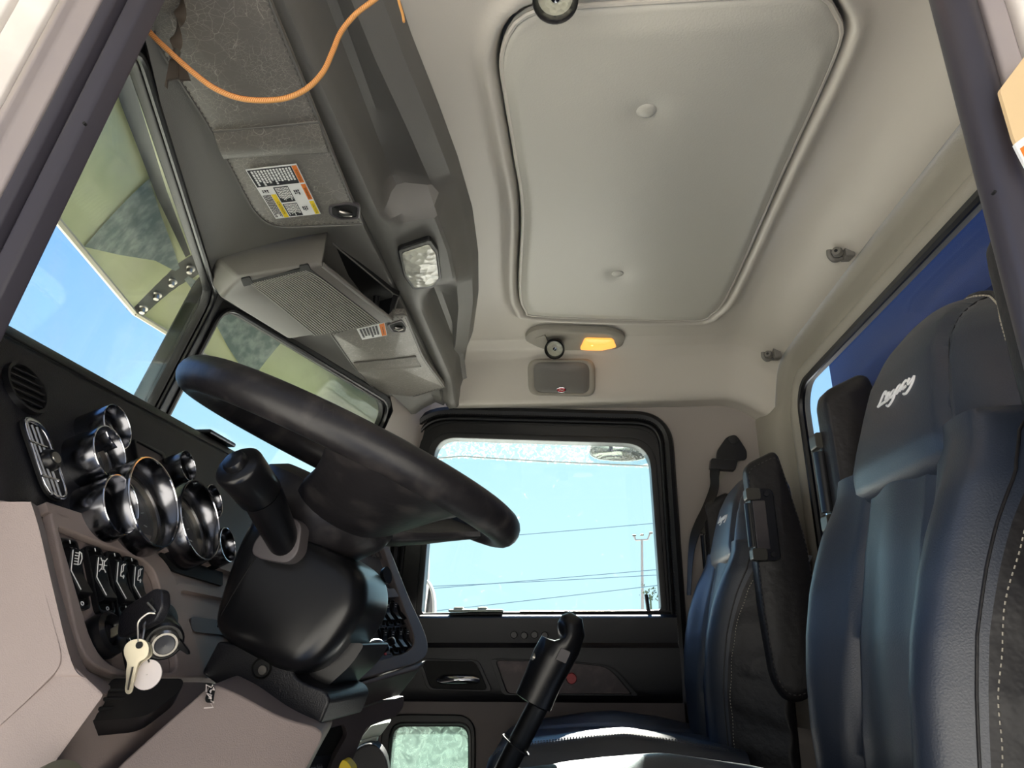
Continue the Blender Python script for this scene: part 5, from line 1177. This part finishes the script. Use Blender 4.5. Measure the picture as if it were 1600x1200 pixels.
def make_seat(Yc, dz, label):
    O = V((.35, Yc, -.66))
    r = thing('captain_chair', O, label, 'seat', 'high backed cab seats')
    def P(x, y, z): return V((x, Yc + y, z))
    # backrest: closed sections stacked over height; the front is cut at the side seams
    NI, NO = 71, 14
    def yrow(z):
        w = hw(z); ys = ystitch(z); inn_ = [ys * t for t in np.linspace(-1, 1, NI)]
        out_ = [ys + (w - ys) * (1 - (1 - t) ** 1.3) for t in np.linspace(0, 1, NO + 1)[1:]]
        return [-y for y in out_[::-1]] + inn_ + out_
    secs = []
    for z in list(np.linspace(-.40, .16, 60)) + [.18, .20, .215, .225]:
        w = hw(z); ring = [P(back_front(y, z), y, z) for y in yrow(z)]
        xb = xc(z) + .135
        ring += [P(lerp(ring[-1].x, xb, t), w * (1 - .04 * t), z) for t in (.35, .7)] + [P(xb + .02 * (1 - (y / w) ** 2), y, z) for y in np.linspace(w * .92, -w * .92, 11)] + [P(lerp(ring[0].x, xb, t), -w * (1 - .04 * t), z) for t in (.7, .35)]
        secs.append(ring)
    mb = MB(); mb.loft(secs); n_ = len(secs[0])
    for i in range(len(mb.f)):
        j = i % n_
        if j < NO or j >= NO + NI - 1: mb.m[i] = 1
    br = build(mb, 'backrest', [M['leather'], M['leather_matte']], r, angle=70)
    secs = []
    zs = [.160, .163, .168, .176] + list(np.linspace(.19, .40, 26)) + [.408, .415, .421, .425, .428]
    for z in zs:
        w = hr_w(z); sh = {.160: .03, .163: .012}.get(z, 0)
        ring = [P(hr_front(y, z) + sh, y, z + .020 * (abs(y) / .24) ** 2 * (1 - smooth((z - .16) / .08))) for y in ybase(w, 75)]
        xb = xc(z) + interp(z, [.16, .36, .428], [.145, .125, .075])
        ring += [P(lerp(ring[-1].x, xb, t), w * (1 - .05 * t), z) for t in (.4, .75)] + [P(max(xb, ring[0].x * .2 + xb * .8), y, z) for y in np.linspace(w * .9, -w * .9, 9)] + [P(lerp(ring[0].x, xb, t), -w * (1 - .05 * t), z) for t in (.75, .4)]
        secs.append(ring)
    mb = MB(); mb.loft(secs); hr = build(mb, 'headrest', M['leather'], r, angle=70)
    # stitching over the headrest top and down both side seams
    def stitch(path, n, rad, m, parent, name='stitching'):
        q = resample(path, n * 2, False); mb = MB()
        for i in range(0, 2 * n - 1, 2): mb.tube([q[i], q[i].lerp(q[i + 1], .95)], rad, 5)
        x = build(mb, name, M[m], parent, flat=True); x['kind'] = 'stuff'; return x
    zl = list(np.linspace(.31, .40, 10)) + [.408, .414, .419, .422]
    top = [P(hr_front(-.84 * hr_w(z), z) - .0016, -.84 * hr_w(z), z + .0008) for z in zl] + [P(hr_front(.84 * hr_w(z), z) - .0016, .84 * hr_w(z), z + .0008) for z in zl[::-1]]
    stitch(top, 70, .0013, 'thread', hr)
    mb = MB(); mb.tube([p + V((.007, 0, .002)) for p in top], .0045, 8); build(mb, 'top_piping', M['leather_matte'], hr)
    for s in (-1, 1):
        zz = np.linspace(-.39, .215, 60)
        side = [P(back_front(s * (ystitch(z) + .004), z) - .0014, s * (ystitch(z) + .005), z) for z in zz]
        stitch(side, 95, .0008, 'thread', br, 'side_stitching')
        side2 = [P(back_front(s * (ystitch(z) - .004), z) - .0006, s * (ystitch(z) - .0035), z) for z in zz]
        mb = MB(); mb.tube(side2, .0016, 6); build(mb, 'side_welt', M['leather_matte'], br)
    for s in (-1, 1):
        mb = MB(); mb.tube([P(back_front(s * .095, z) - .0004, s * .095, z) for z in np.linspace(-.39, .20, 50)], .0019, 6); build(mb, 'channel_seam', M['seam'], br)
        mb = MB(); ys_ = lambda z: s * interp(z, [.17, .43], [.150, .085]); mb.tube([P(hr_front(ys_(z), z) - .0004, ys_(z), z) for z in np.linspace(.185, .405, 40)], .0019, 6); build(mb, 'panel_seam', M['seam'], hr)
    # script embroidered on the headrest, drawn stroke by stroke
    strokes = [[(520, 670), (525, 620), (495, 595), (465, 640), (445, 740), (435, 820), (410, 890)], [(410, 890), (450, 860), (500, 825), (550, 790)],
               [(555, 735), (595, 680), (610, 625), (580, 618), (552, 680), (548, 740), (575, 778), (600, 755), (628, 720)],
               [(720, 585), (690, 568), (652, 610), (635, 680), (655, 715), (700, 670), (725, 600)], [(726, 598), (728, 700), (700, 800), (655, 868), (608, 862)],
               [(820, 490), (788, 470), (752, 520), (738, 600), (760, 640), (800, 570), (826, 488)], [(826, 488), (816, 555), (832, 590)],
               [(915, 395), (888, 385), (856, 440), (850, 510), (868, 552), (895, 530), (922, 490)],
               [(950, 340), (945, 400), (960, 462), (1000, 400), (1030, 300)], [(1030, 300), (1042, 400), (1018, 530), (972, 630), (915, 642)]]
    mb = MB()
    for s in strokes:
        pts = []
        for a, b in s:
            q = atx(1340 + a / 12, 560 + b / 12, .441); y = (q.y - .935); z = q.z; pts.append(P(hr_front(y, z) - .0008, y, z))
        mb.tube(curve(pts, 30), .0017, 6)
    build(mb, 'embroidered_script', M['white_thread'], hr)
    # folded-up armrests on both sides
    for s in (-1, 1):
        def AP(x, z, q): return P(x, s * q, z)
        prof = [(.452, .395), (.53, .432), (.545, .36), (.575, .20), (.575, .02), (.545, -.13), (.49, -.145), (.462, -.10), (.452, .06)]
        y0, y1 = .240, .296
        o = round_poly([AP(x, z, y0) for x, z in prof], [.02, .02, .05, .06, .06, .03, .03, .03, .03], 5); m_ = sum(o, V()) / len(o); dY = V((0, s, 0))
        mb = MB(); mb.loft([[p.lerp(m_, .06) for p in o], [p.lerp(m_, .015) + dY * .006 for p in o], [p + dY * .016 for p in o], [p + dY * .042 for p in o], [p.lerp(m_, .02) + dY * .051 for p in o], [p.lerp(m_, .10) + dY * .056 for p in o], [p.lerp(m_, .9) + dY * .058 for p in o]])
        ar = build(mb, 'armrest', M['leather_matte'], r, angle=60)
        face = [p.lerp(m_, .055) + dY * .0545 for p in o]
        stitch(resample(face, 160) + [face[0]], 110, .0009, 'dark_thread', ar, 'armrest_stitching')
        for f_ in (s,):
            bo = round_poly([AP(.449, .330, .282), AP(.500, .332, .282), AP(.506, .322, .282), AP(.506, .170, .282), AP(.498, .162, .282), AP(.449, .160, .282)], .008, 4)
            mb = MB(); mb.prism(bo, dY * .024); build(mb, 'hinge_plate', M['black_smooth'], ar, bev=.003)
            mb = MB(); mb.box(P(.468, s * .300, .245), (.030, .020, .115)); build(mb, 'hinge_slot', M['grey_rubber'], ar, bev=.002)
            for z in (.318, .177):
                mb = MB(); mb.prism(round_poly([AP(.440, z + .014, .282), AP(.474, z + .014, .282), AP(.474, z - .014, .282), AP(.440, z - .014, .282)], .006, 3), dY * .031); build(mb, 'hinge_clamp', M['dark_metal'], ar, bev=.003)
                mb = MB(); mb.lathe([(.0005, .003), (.006, .003), (.007, 0)], P(.488, s * .3065, z), (0, s, 0), 16); build(mb, 'hinge_bolt', M['black_plastic'], ar)
            mb = MB(); mb.tube([P(.450, s * .292, .298), P(.450, s * .292, .195)], .0125, 16); build(mb, 'hinge_barrel', M['black_smooth'], ar)
    # cushion
    def cz_(x, y):
        base = interp(x, [-.20, -.18, -.15, -.10, 0, .12, .25, .40], [-.300, -.275, -.258, -.250, -.245, -.243, -.250, -.262])
        amp = interp(x, [-.20, -.15, -.05, .05, .14, .26, .40], [.0, .012, .020, .030, .036, .028, .010])
        w = .272; t = abs(y) / w
        z = base + amp * math.exp(-((abs(y) - .195) / .055) ** 2) - .005 * math.exp(-((abs(y) - .120) / .008) ** 2) - .004 * math.exp(-((x + .02) / .006) ** 2) * (1 if abs(y) < .13 else .4)
        if t > .86: z -= .06 * ((t - .86) / .14) ** 2
        return z + dz
    xs = [-.205, -.203, -.198, -.19, -.18, -.165] + list(np.linspace(-.145, .40, 46)); secs = []
    for x in xs:
        ww = .272 * interp(x, [-.205, -.19, -.15], [.90, .97, 1.0]); drop = .05 * (1 - smooth((x + .206) / .03))
        ring = [P(x, y, cz_(x, y) - drop) for y in np.linspace(-ww, ww, 71)]
        ring += [P(x + (.02 if x < -.19 else 0), y, -.385 + dz) for y in np.linspace(ww * .98, -ww * .98, 9)]
        secs.append(ring)
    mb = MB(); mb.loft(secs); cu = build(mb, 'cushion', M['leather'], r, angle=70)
    for s in (-1, 1):
        for yy in (.228, .236):
            pth = [P(x, s * yy, cz_(x, yy) + .0006) for x in np.linspace(-.17, .36, 60)]; stitch(pth, 80, .0009, 'dark_thread', cu, 'cushion_stitching')
    mb = MB(); mb.box(P(.10, 0, -.46 + dz), (.46, .44, .14)); build(mb, 'seat_base', M['black_matte'], r, bev=.01)
    mb = MB(); mb.lathe([(.17, -.68), (.17, -.66), (.10, -.60), (.10, -.5 + dz)], P(.10, 0, 0), (0, 0, 1), 24); build(mb, 'pedestal', M['black_matte'], r)
    mb = MB(); mb.box(P(.445, 0, -.40), (.10, .40, .10)); build(mb, 'recliner', M['black_matte'], r, bev=.01)
    return r
make_seat(.94, .050, 'black leather high back driver seat, the large one nearest the camera at right')
make_seat(2.03, 0.006, 'black leather high back passenger seat, smaller one by the far door')
